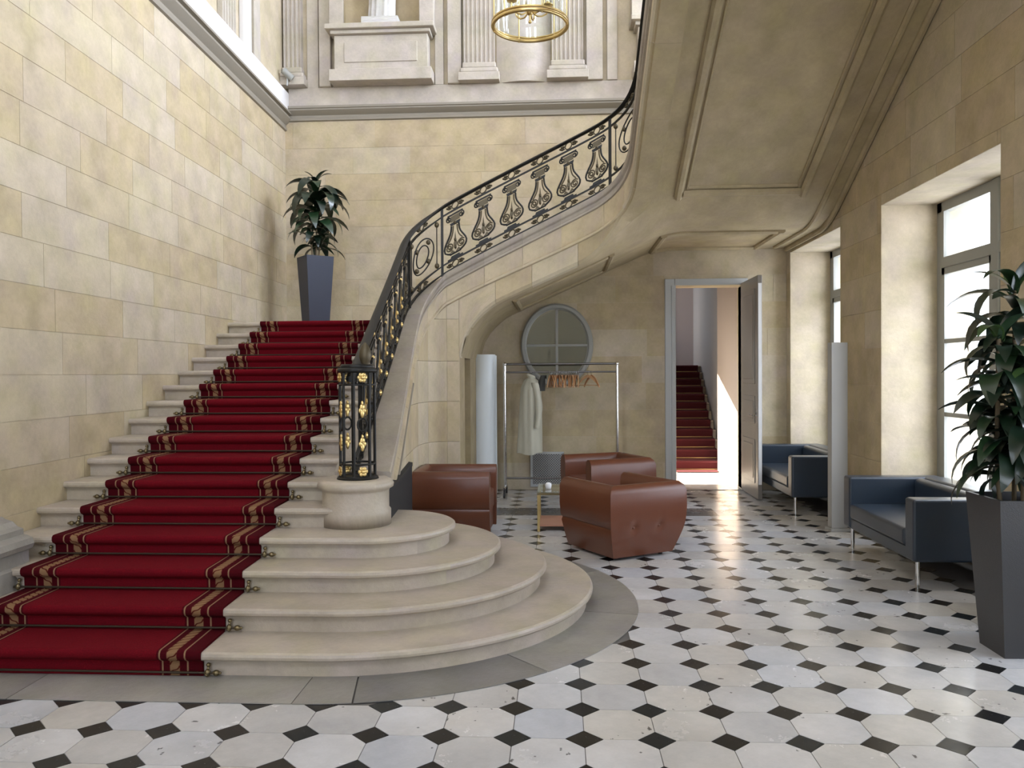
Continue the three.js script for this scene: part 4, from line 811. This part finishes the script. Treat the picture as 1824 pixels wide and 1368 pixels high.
// ------------------------------------------------------------------ clothes rack, hangers, coat, pale standing panel
{
  const zr = -10.62, xa = -0.70, xb = 0.76, r = thing('clothes_rack', 'chrome clothes rack on castors in front of the oval mirror', 'clothes rack');
  const Y = 1.72;
  for (const x of [xa, xb]) {
    mesh('upright', rod(V(x, 0.12, zr), V(x, Y, zr), 0.018, 12), M.chrome, r);
    mesh('foot_bar', rod(V(x, 0.12, zr - 0.24), V(x, 0.12, zr + 0.24), 0.016, 10), M.chrome, r);
    for (const q of [-1, 1]) { const k = mesh('castor', merge([new THREE.CylinderGeometry(0.04, 0.04, 0.025, 14).rotateZ(Math.PI / 2).translate(x, 0.04, zr + q * 0.23), rod(V(x, 0.06, zr + q * 0.23), V(x, 0.12, zr + q * 0.23), 0.012)]), M.black, r); }
    mesh('corner_joint', ball(0.026, x, Y, zr), M.chrome, r);
  }
  mesh('top_rail', rod(V(xa, Y, zr), V(xb, Y, zr), 0.015, 10), M.darkMetal, r);
  mesh('hanging_rail', rod(V(xa, Y - 0.105, zr), V(xb, Y - 0.105, zr), 0.012, 10), M.darkMetal, r);
  mesh('lower_rail', rod(V(xa, 0.23, zr), V(xb, 0.23, zr), 0.013, 10), M.darkMetal, r);
  // wooden hangers, hung across the rail
  const hook = tube([[0.014, -0.01], [0.017, 0.012], [0.0, 0.022], [-0.016, 0.008], [-0.012, -0.012], [0, -0.03], [0, -0.055]].map(([a, b]) => V(0, b, a)), 0.0028, 5, 16);
  const arm = q => loft([0, 0.25, 0.5, 0.75, 1].map(t => { const z = q * (0.004 + 0.2 * t), y = -0.045 - 0.10 * t * t - 0.035 * t, h = 0.018 - 0.006 * t, w = 0.007 - 0.001 * t; return [V(-w, y - h, z), V(w, y - h, z), V(w, y + h, z), V(-w, y + h, z)]; }), { crease: 0.6 });
  const armG = merge([arm(1), arm(-1)]), barG = rod(V(0, -0.165, -0.17), V(0, -0.165, 0.17), 0.005, 6);
  const hang = (x, turn, mat, label, group) => { const o = thing('wooden_hanger', label, 'hanger', [x, Y - 0.115, zr], turn, group); mesh('hook', hook, M.chrome, o); mesh('shoulders', armG, mat, o); mesh('trouser_bar', barG, mat, o); };
  for (let i = 0; i < 16; i++) hang(-0.11 + i * 0.0245, rr(-0.25, 0.25), i % 3 ? M.wood : M.woodPale, `brown wooden coat hanger, ${i ? ORD[i] : 'first'} from the left in the crowded row`, 'hangers crowded on the rack');
  hang(0.385, 0.75, M.woodPale, 'pale wooden coat hanger hanging apart on the right, its left arm forward', 'hangers hanging apart');
  hang(0.43, 0.45, M.wood, 'brown wooden coat hanger hanging farthest right on the rack', 'hangers hanging apart');
  // dark garment end in the row
  const sc = [];
  for (let i = 0; i <= 8; i++) { const t = i / 8, y = Y - 0.13 - 0.02 - 0.2 * t, w = 0.04 + 0.12 * t; const rg = []; for (let j = 0; j < 14; j++) { const a = j / 14 * 2 * Math.PI; rg.push(V(-0.2 - 0.04 * t + (0.03 + 0.012 * Math.sin(3 * a)) * Math.cos(a) * (0.8 + t), y, zr + w * Math.sin(a))); } sc.push(rg); }
  solo('dark_scarf', loft(sc, { crease: 0.9 }), M.lining, 'small dark garment bunched at the left end of the hangers', 'garment');
  // the coat
  const coat = thing('raincoat', 'long beige raincoat hanging at the left of the clothes rack', 'coat', [-0.355, 0, zr], 0);
  const rings = []; const n = 30;
  for (let i = 0; i <= n; i++) {
    const t = i / n, y = Y - 0.14 - 0.04 - 0.98 * t, sh = Math.min(1, t * 7), w = (0.05 + 0.075 * Math.sqrt(sh) + 0.035 * t), dp = 0.03 + 0.19 * Math.pow(sh, 0.6) - 0.02 * t, ring = [];
    for (let j = 0; j < 40; j++) { const a = j / 40 * 2 * Math.PI, f = 1 + 0.09 * Math.sin(5 * a + 1) * t + 0.05 * Math.sin(9 * a + 3 * t); ring.push(V(w * f * Math.cos(a) - 0.03 * t, y + (t > 0.98 ? 0.012 * Math.sin(3 * a) : 0), dp * f * Math.sin(a))); }
    rings.push(ring);
  }
  mesh('body', loft(rings, { crease: 1.2 }), M.cloth, coat);
  for (const q of [-1, 1]) {
    const sr = [];
    for (let i = 0; i <= 14; i++) { const t = i / 14, rad = 0.062 - 0.012 * t, ring = []; for (let j = 0; j < 14; j++) { const a = j / 14 * 2 * Math.PI; ring.push(V(0.05 + 0.05 * Math.sin(t * 2.6) + rad * 0.75 * Math.cos(a) * (1 + 0.08 * Math.sin(14 * t)), Y - 0.24 - 0.58 * t, q * (0.17 + 0.03 * t) + rad * Math.sin(a))); } sr.push(ring); }
    mesh('sleeve', loft(sr, { crease: 1.0 }), M.cloth, coat);
  }
  mesh('collar', loft([[0.055, -0.01], [0.075, 0.03], [0.06, 0.055], [0.045, 0.03]].map(([r0, h]) => Array.from({ length: 20 }, (_, j) => { const a = j / 20 * 2 * Math.PI; return V(r0 * 0.8 * Math.cos(a), Y - 0.19 + h - 0.02 * Math.cos(a), r0 * Math.sin(a)); })), { cap0: false, cap1: false, crease: 0.8 }), M.cloth, coat);
  mesh('hanger_hook', hook.clone().translate(0, Y - 0.115, 0), M.chrome, coat);
  // pale standing panel, rounded like a half rolled screen
  const p = thing('curved_screen', 'tall pale blue white rounded standing screen left of the clothes rack', 'screen', [-0.98, 0, -10.72], 0.2);
  const o = []; for (let i = 0; i <= 24; i++) { const a = Math.PI * (0.02 + 0.96 * i / 24); o.push([-0.15 * Math.cos(a), 0.13 * Math.sin(a)]); } for (let i = 24; i >= 0; i--) { const a = Math.PI * (0.02 + 0.96 * i / 24); o.push([-0.135 * Math.cos(a), 0.115 * Math.sin(a)]); }
  mesh('curved_sheet', slab(o, 0.02, 1.85), M.screen, p);
  mesh('edge_strip', span(0.135, 0.165, 0.02, 1.84, -0.03, 0.03, 0.006), M.screen, p);
  mesh('foot', slab(o.slice(0, 25), 0, 0.02), M.paintGrey, p);
}

// ------------------------------------------------------------------ brown leather armchairs and low table
function armchair(label, x, z, turn) {                               // faces its own -z
  const c = thing('leather_armchair', label, 'armchair', [x, 0, z], turn, 'brown leather armchairs');
  const W = 0.40, D = 0.40, prof = [[-0.085, 0.03], [-0.045, 0.15], [-0.014, 0.262], [-0.026, 0.288], [-0.004, 0.312], [0.006, 0.42], [0.004, 0.58], [-0.012, 0.62], [-0.045, 0.65], [-0.09, 0.65], [-0.118, 0.625], [-0.128, 0.56], [-0.13, 0.30], [-0.13, 0.03]];
  const corner = [[W, D, 0.93, 0.93], [-W, D, -0.93, 0.93]];
  const ringAt = (px, pz, nx, nz) => prof.map(([o, y]) => V(px + nx * o, y, pz + nz * o));
  const sweep = (a, b, n, bulge) => { const r = []; for (let i = 0; i <= n; i++) { const t = i / n; r.push(a.map((p, k) => p.clone().lerp(b[k], t))); } return loft(r, { crease: 0.75 }); };
  const BR = ringAt(W, D, 1, 1), BL = ringAt(-W, D, -1, 1), FR = ringAt(W, -D, 1, 0), FL = ringAt(-W, -D, -1, 0);
  const bp = [[-0.085, 0.03], [-0.05, 0.13], [-0.028, 0.2], [-0.018, 0.235], [-0.012, 0.26], [-0.008, 0.28], [-0.004, 0.3], [-0.001, 0.325], [0.003, 0.37], [0.006, 0.44], [0.004, 0.58], ...prof.slice(7)];
  const rows = []; for (let i = 0; i <= 44; i++) { const t = i / 44, side = 2 * t - 1; rows.push(bp.map(([o, y], k) => { const px = side * (W + o), q = k < 11 ? Math.min(Math.hypot(px + 0.15, y - 0.285), Math.hypot(px - 0.12, y - 0.285)) : 9; return V(px, y, D + o - 0.022 * Math.exp(-((q / 0.034) ** 2))); })); }
  const back = mesh('backrest', loft(rows, { crease: 0.75 }), M.leather, c);
  mesh('arm', sweep(BR, FR, 4), M.leather, c); mesh('arm', sweep(FL, BL, 4), M.leather, c);
  mesh('seat_cushion', bx(2 * W - 0.25, 0.2, 2 * D - 0.14, 0, 0.32, -0.055, 0.03), M.leather, c);
  mesh('base', span(-W + 0.11, W - 0.11, 0.03, 0.24, -D + 0.03, D - 0.11, 0.01), M.leather, c);
  for (const q of [-0.15, 0.12]) mesh('button', ball(0.013, q, 0.285, D - 0.026, 1, 1, 0.5), M.leather, back);
  for (const [a, b] of [[-1, -1], [1, -1], [-1, 1], [1, 1]]) mesh('foot', new THREE.CylinderGeometry(0.02, 0.02, 0.03, 10).translate(a * (W - 0.16), 0.015, b * (D - 0.16)), M.black, c);
}
armchair('brown leather armchair nearest the camera, its buttoned back turned to us', 0.56, -7.32, Math.atan2(0.52, 0.85) + 0);
armchair('brown leather armchair behind, facing left beside the low glass table', 0.55, -9.36, Math.PI / 2 + 0.42);
armchair('brown leather armchair by the rounded steps, facing right', -1.06, -8.17, -Math.PI / 2 - 0.02);
{
  const t = thing('low_table', 'low square glass table with thin brass legs between the armchairs', 'table', [0.08, 0, -8.5], 0);
  const h = 0.4, q = 0.28;
  mesh('glass_top', bx(0.6, 0.012, 0.6, 0, h, 0, 0.003), M.glass, t);
  mesh('rim', merge([span(-q - 0.02, q + 0.02, h - 0.03, h - 0.008, -q - 0.02, -q), span(-q - 0.02, q + 0.02, h - 0.03, h - 0.008, q, q + 0.02), span(-q - 0.02, -q, h - 0.03, h - 0.008, -q, q), span(q, q + 0.02, h - 0.03, h - 0.008, -q, q)]), M.oldBrass, t);
  for (const [a, b] of [[-1, -1], [1, -1], [-1, 1], [1, 1]]) mesh('leg', span(a * q - 0.012 + a * 0.008, a * q + 0.012 + a * 0.008, 0, h - 0.03, b * q - 0.012 + b * 0.008, b * q + 0.012 + b * 0.008, 0.003), M.brass, t);
  mesh('lower_shelf', span(-q, q, 0.05, 0.065, -q, q, 0.003), std(lin(0.42, 0.20, 0.13), 0.35), t);
  const cup = solo('small_cup', lathe([[0, 0], [0.028, 0], [0.034, 0.03], [0.032, 0.05], [0.018, 0.062], [0, 0.065]], -0.11, h + 0.006, -8.42, 18), M.white, 'small white lidded pot on the low glass table', 'pot');
}

// ------------------------------------------------------------------ navy leather sofas in the window bays
function sofa(label, z0, z1) {                                       // faces -x, stands between z0 (far) and z1 (near)
  const s = thing('leather_sofa', label, 'sofa', [2.98, 0, (z0 + z1) / 2], 0, 'navy leather sofas in the window bays');
  const L = (z1 - z0) / 2, x0 = -0.40, x1 = 0.42, A = 0.16;
  for (const q of [-1, 1]) mesh('arm', span(x0, x1, 0.2, 0.66, q * L, q * (L - A), 0.022), M.navy, s);
  mesh('backrest', span(x1 - 0.18, x1, 0.2, 0.665, -L + A, L - A, 0.025), M.navy, s);
  mesh('back_cushion', span(x1 - 0.27, x1 - 0.17, 0.4, 0.655, -L + A + 0.005, L - A - 0.005, 0.04), M.navy, s);
  mesh('seat_cushion', span(x0 - 0.005, x1 - 0.2, 0.29, 0.425, -L + A + 0.004, L - A - 0.004, 0.03), M.navy, s);
  mesh('seat_base', span(x0 + 0.012, x1 - 0.18, 0.2, 0.29, -L + A, L - A, 0.008), M.navy, s);
  for (const [a, b] of [[x0 + 0.06, -1], [x0 + 0.06, 1], [x1 - 0.08, -1], [x1 - 0.08, 1]]) mesh('leg', new THREE.CylinderGeometry(0.017, 0.017, 0.2, 12).translate(a, 0.1, b * (L - 0.07)), M.chrome, s);
}
sofa('navy leather sofa nearer us, half hidden by the large plant pot', -7.55, -6.08);
sofa('navy leather sofa farther back beyond the pale standing post', -10.85, -9.18);
{
  const p = thing('standing_post', 'pale grey flat post standing between the two navy sofas', 'post', [2.80, 0, -8.35], 0.08);
  mesh('body', bx(0.165, 1.86, 0.10, 0, 0.96, 0, 0.006), M.totem, p); mesh('foot', bx(0.2, 0.03, 0.16, 0, 0.015, 0, 0.004), M.totem, p);
}

// ------------------------------------------------------------------ potted plants
function bladeGeo(len, wid, droop, fold) {
  const rings = [], n = 9;
  let x = 0, y = 0, a = 0.15;
  for (let i = 0; i <= n; i++) {
    const t = i / n, w = wid * Math.pow(Math.sin(Math.PI * Math.min(0.98, 0.1 + 0.9 * t)), 0.8) * (t < 0.98 ? 1 : 0.15) + 0.002;
    rings.push([V(x, y + w * fold, -w), V(x, y - 0.0016, 0), V(x, y + w * fold, w), V(x, y + 0.0016, 0)]);
    a = 0.55 - droop * t * 2; x += Math.cos(a) * len / n; y += Math.sin(a) * len / n;
  }
  return loft(rings, { crease: 1.0 });
}
const blades = [bladeGeo(0.42, 0.05, 0.75, 0.3), bladeGeo(0.38, 0.056, 1.0, 0.25), bladeGeo(0.34, 0.048, 0.55, 0.35), bladeGeo(0.40, 0.052, 1.25, 0.22)];
function pot(g, w0, w1, h, mat, lean = 0) {
  const o = (w, y) => [V(-w, y, -w), V(w, y, -w), V(w, y, w), V(-w, y, w)];
  mesh('pot', loft([o(w0, 0), o(w0 + (w1 - w0) * 0.985, h * 0.985), o(w1, h), o(w1 - 0.02, h), o(w1 - 0.03, h - 0.06)], { crease: 0.3, cap1: false }), mat, g);
  mesh('soil', loft([o(w1 - 0.035, h - 0.07), o(w1 - 0.026, h - 0.05)], { crease: 0.3 }), M.soil, g);
}
function leafAt(g, x, y, z, yaw, pitch, scale, mat, gi) {
  const l = mesh('leaf', blades[gi % 4], mat, g);
  l.position.set(x, y, z); l.rotation.order = 'YZX'; l.rotation.set(rr(-0.3, 0.3), yaw, pitch); l.scale.setScalar(scale);
}
{
  const p = thing('potted_dracaena', 'large leafy dracaena in a tall dark grey square pot at the right edge', 'potted plant', [2.60, 0, -4.78], 0.0);
  pot(p, 0.135, 0.19, 0.885, M.potGrey);
  const stems = [[-0.1, 0.02, 1.78], [0.09, 0.08, 1.5], [0.03, -0.08, 2.06], [-0.03, 0.12, 1.3]];
  for (const [x, z, top] of stems) {
    mesh('stem', tube([V(x, 0.82, z), V(x * 1.2, 1.1, z * 1.1), V(x * 1.1, top, z)], 0.013, 7), M.stem, p);
    const n = Math.round((top - 0.9) * 52);
    for (let i = 0; i < n; i++) { const y = 0.98 + (top - 0.98) * i / n; leafAt(p, x, y, z, i * 2.4 + rr(-0.3, 0.3), rr(-0.6, 0.15), rr(0.7, 1.0), pick(M.leaf), i); }
    for (let i = 0; i < 5; i++) leafAt(p, x, top - 0.02, z, i * 1.26 + rr(-0.2, 0.2), rr(0.5, 0.95), rr(0.7, 0.95), rnd() < 0.25 ? M.leafLight : pick(M.leaf), i);
  }
  const q = thing('potted_dracaena', 'potted dracaena in a slim blue grey pot at the head of the stairs', 'potted plant', [-3.12, 16 * RISE, -10.35], 0.66);
  pot(q, 0.13, 0.18, 0.92, M.potBlue);
  for (const [x, z, top] of [[0.02, 0.0, 1.85], [-0.07, 0.05, 1.38], [0.08, -0.05, 1.28]]) {
    mesh('stem', tube([V(x * 0.6, 0.85, z * 0.6), V(x, 1.1, z), V(x, top, z)], 0.012, 7), M.stem, q);
    const big = top > 1.5, n = big ? 34 : 15;
    for (let i = 0; i < n; i++) { const y = (big ? 1.3 : 1.02) + (top - (big ? 1.3 : 1.02)) * i / n; leafAt(q, x, y, z, i * 2.4, big ? rr(-0.25, 0.4) : rr(-0.35, 0.3), big ? rr(1.15, 1.45) : rr(0.7, 1.0), pick(M.leaf), big ? 1 + 2 * (i % 2) : i); }
    for (let i = 0; i < 5; i++) leafAt(q, x, top - 0.02, z, i * 1.3, rr(0.6, 1.0), big ? 0.75 : 0.5, pick(M.leaf), i);
  }
}

// ------------------------------------------------------------------ hanging lantern, statue, little spotlight
{
  const L = thing('hanging_lantern', 'round brass and glass hall lantern hanging high in the stairwell', 'lantern', [-0.21, 4.36, -6.5]);
  const Rr = 0.295;
  mesh('bottom_ring', merge([new THREE.TorusGeometry(Rr, 0.016, 10, 64).rotateX(Math.PI / 2), new THREE.TorusGeometry(Rr + 0.004, 0.009, 8, 64).rotateX(Math.PI / 2).translate(0, 0.026, 0)]), M.brass, L);
  mesh('top_ring', new THREE.TorusGeometry(Rr, 0.014, 10, 64).rotateX(Math.PI / 2).translate(0, 0.95, 0), M.brass, L);
  const bars = 6;
  for (let i = 0; i < bars; i++) {
    const a = i / bars * 2 * Math.PI + 0.35, b = a + 2 * Math.PI / bars, x = Math.sin(a) * Rr, z = Math.cos(a) * Rr;
    mesh('upright', rod(V(x, -0.02, z), V(x, 0.95, z), 0.006, 6), M.brass, L);
    const r = []; for (let k = 0; k <= 6; k++) { const t = a + (b - a) * k / 6; r.push([0.02, 0.94].map(y => V(Math.sin(t) * (Rr - 0.012), y, Math.cos(t) * (Rr - 0.012)))); }
    mesh('curved_pane', loft(r, { closed: false, crease: 1 }), M.glass, L);
    mesh('crown_arm', tube([V(x, 0.95, z), V(x * 0.8, 1.15, z * 0.8), V(x * 0.25, 1.3, z * 0.25), V(0, 1.34, 0)], 0.009, 6), M.brass, L);
    const cx = Math.sin(a + 0.5) * 0.15, cz = Math.cos(a + 0.5) * 0.15;
    mesh('candle_arm', tube([V(0, 0.12, 0), V(cx * 0.5, 0.08, cz * 0.5), V(cx, 0.12, cz), V(cx, 0.17, cz)], 0.007, 6), M.brass, L);
    mesh('candle_cup', lathe([[0, 0], [0.02, 0.004], [0.04, 0.012], [0.042, 0.018], [0.014, 0.024], [0.014, 0.04]], cx, 0.165, cz, 14), M.brass, L);
    mesh('candle', new THREE.CylinderGeometry(0.011, 0.011, 0.12, 10).translate(cx, 0.26, cz), M.candle, L);
  }
  mesh('centre_stem', merge([rod(V(0, 0.02, 0), V(0, 1.34, 0), 0.008), ball(0.03, 0, 0.11, 0), ball(0.014, 0, 0.03, 0)]), M.brass, L);
  mesh('chain', rod(V(0, 1.34, 0), V(0, TOP - 4.36, 0), 0.007), M.oldBrass, L);

  const st = thing('draped_statue', 'pale draped stone statue on a low plinth in the wall niche', 'statue', [-2.38, 6.32, ZB + 0.17]);
  mesh('plinth', bx(0.5, 0.1, 0.28, 0, 0.05, 0, 0.006), M.marble, st);
  const rings = [], body = [[0.1, 0.17, 0.11], [0.3, 0.165, 0.11], [0.7, 0.175, 0.12], [1.0, 0.165, 0.12], [1.2, 0.145, 0.105], [1.4, 0.17, 0.115], [1.58, 0.19, 0.11], [1.66, 0.14, 0.09], [1.7, 0.055, 0.055], [1.76, 0.05, 0.05], [1.8, 0.07, 0.08], [1.88, 0.08, 0.098], [1.96, 0.075, 0.09], [2.02, 0.035, 0.045]];
  const prof = y => { let i = 0; while (i < body.length - 2 && body[i + 1][0] < y) i++; const t = (y - body[i][0]) / (body[i + 1][0] - body[i][0]); return [1, 2].map(k => body[i][k] + (body[i + 1][k] - body[i][k]) * t); };
  for (let k = 0; k <= 60; k++) { const y = 0.1 + 1.92 * k / 60, [a, b] = prof(y), f = smooth(1.55, 0.5, y) * 0.13, r = []; for (let j = 0; j < 60; j++) { const t = j / 60 * 2 * Math.PI, m = 1 + f * (0.6 * Math.sin(11 * t + 1.2 * y) + 0.4 * Math.sin(17 * t)); r.push(V(a * m * Math.cos(t) + 0.02 * Math.sin(2 * y), y, b * m * Math.sin(t))); } rings.push(r); }
  mesh('draped_body', planar(loft(rings, { crease: 1.2 })), M.marble, st);
  for (const q of [-1, 1]) mesh('arm', planar(tube([V(q * 0.17, 1.58, 0), V(q * 0.24, 1.35, 0.03), V(q * 0.2, 1.15, 0.12)], 0.042, 9, 12)), M.marble, st);
  const sp = thing('wall_spotlight', 'small grey cylindrical spotlight at the corner under the fluted pilaster', 'spotlight', [-3.66, 5.69, -10.95], 0);
  mesh('housing', new THREE.CylinderGeometry(0.045, 0.045, 0.16, 16).rotateZ(0.9).rotateY(0.5).translate(0, 0, 0), M.frameGrey, sp); mesh('bracket', rod(V(0, 0, 0), V(-0.02, -0.14, -0.03), 0.012), M.paintGrey, sp);
}
renderer.render(scene, camera);
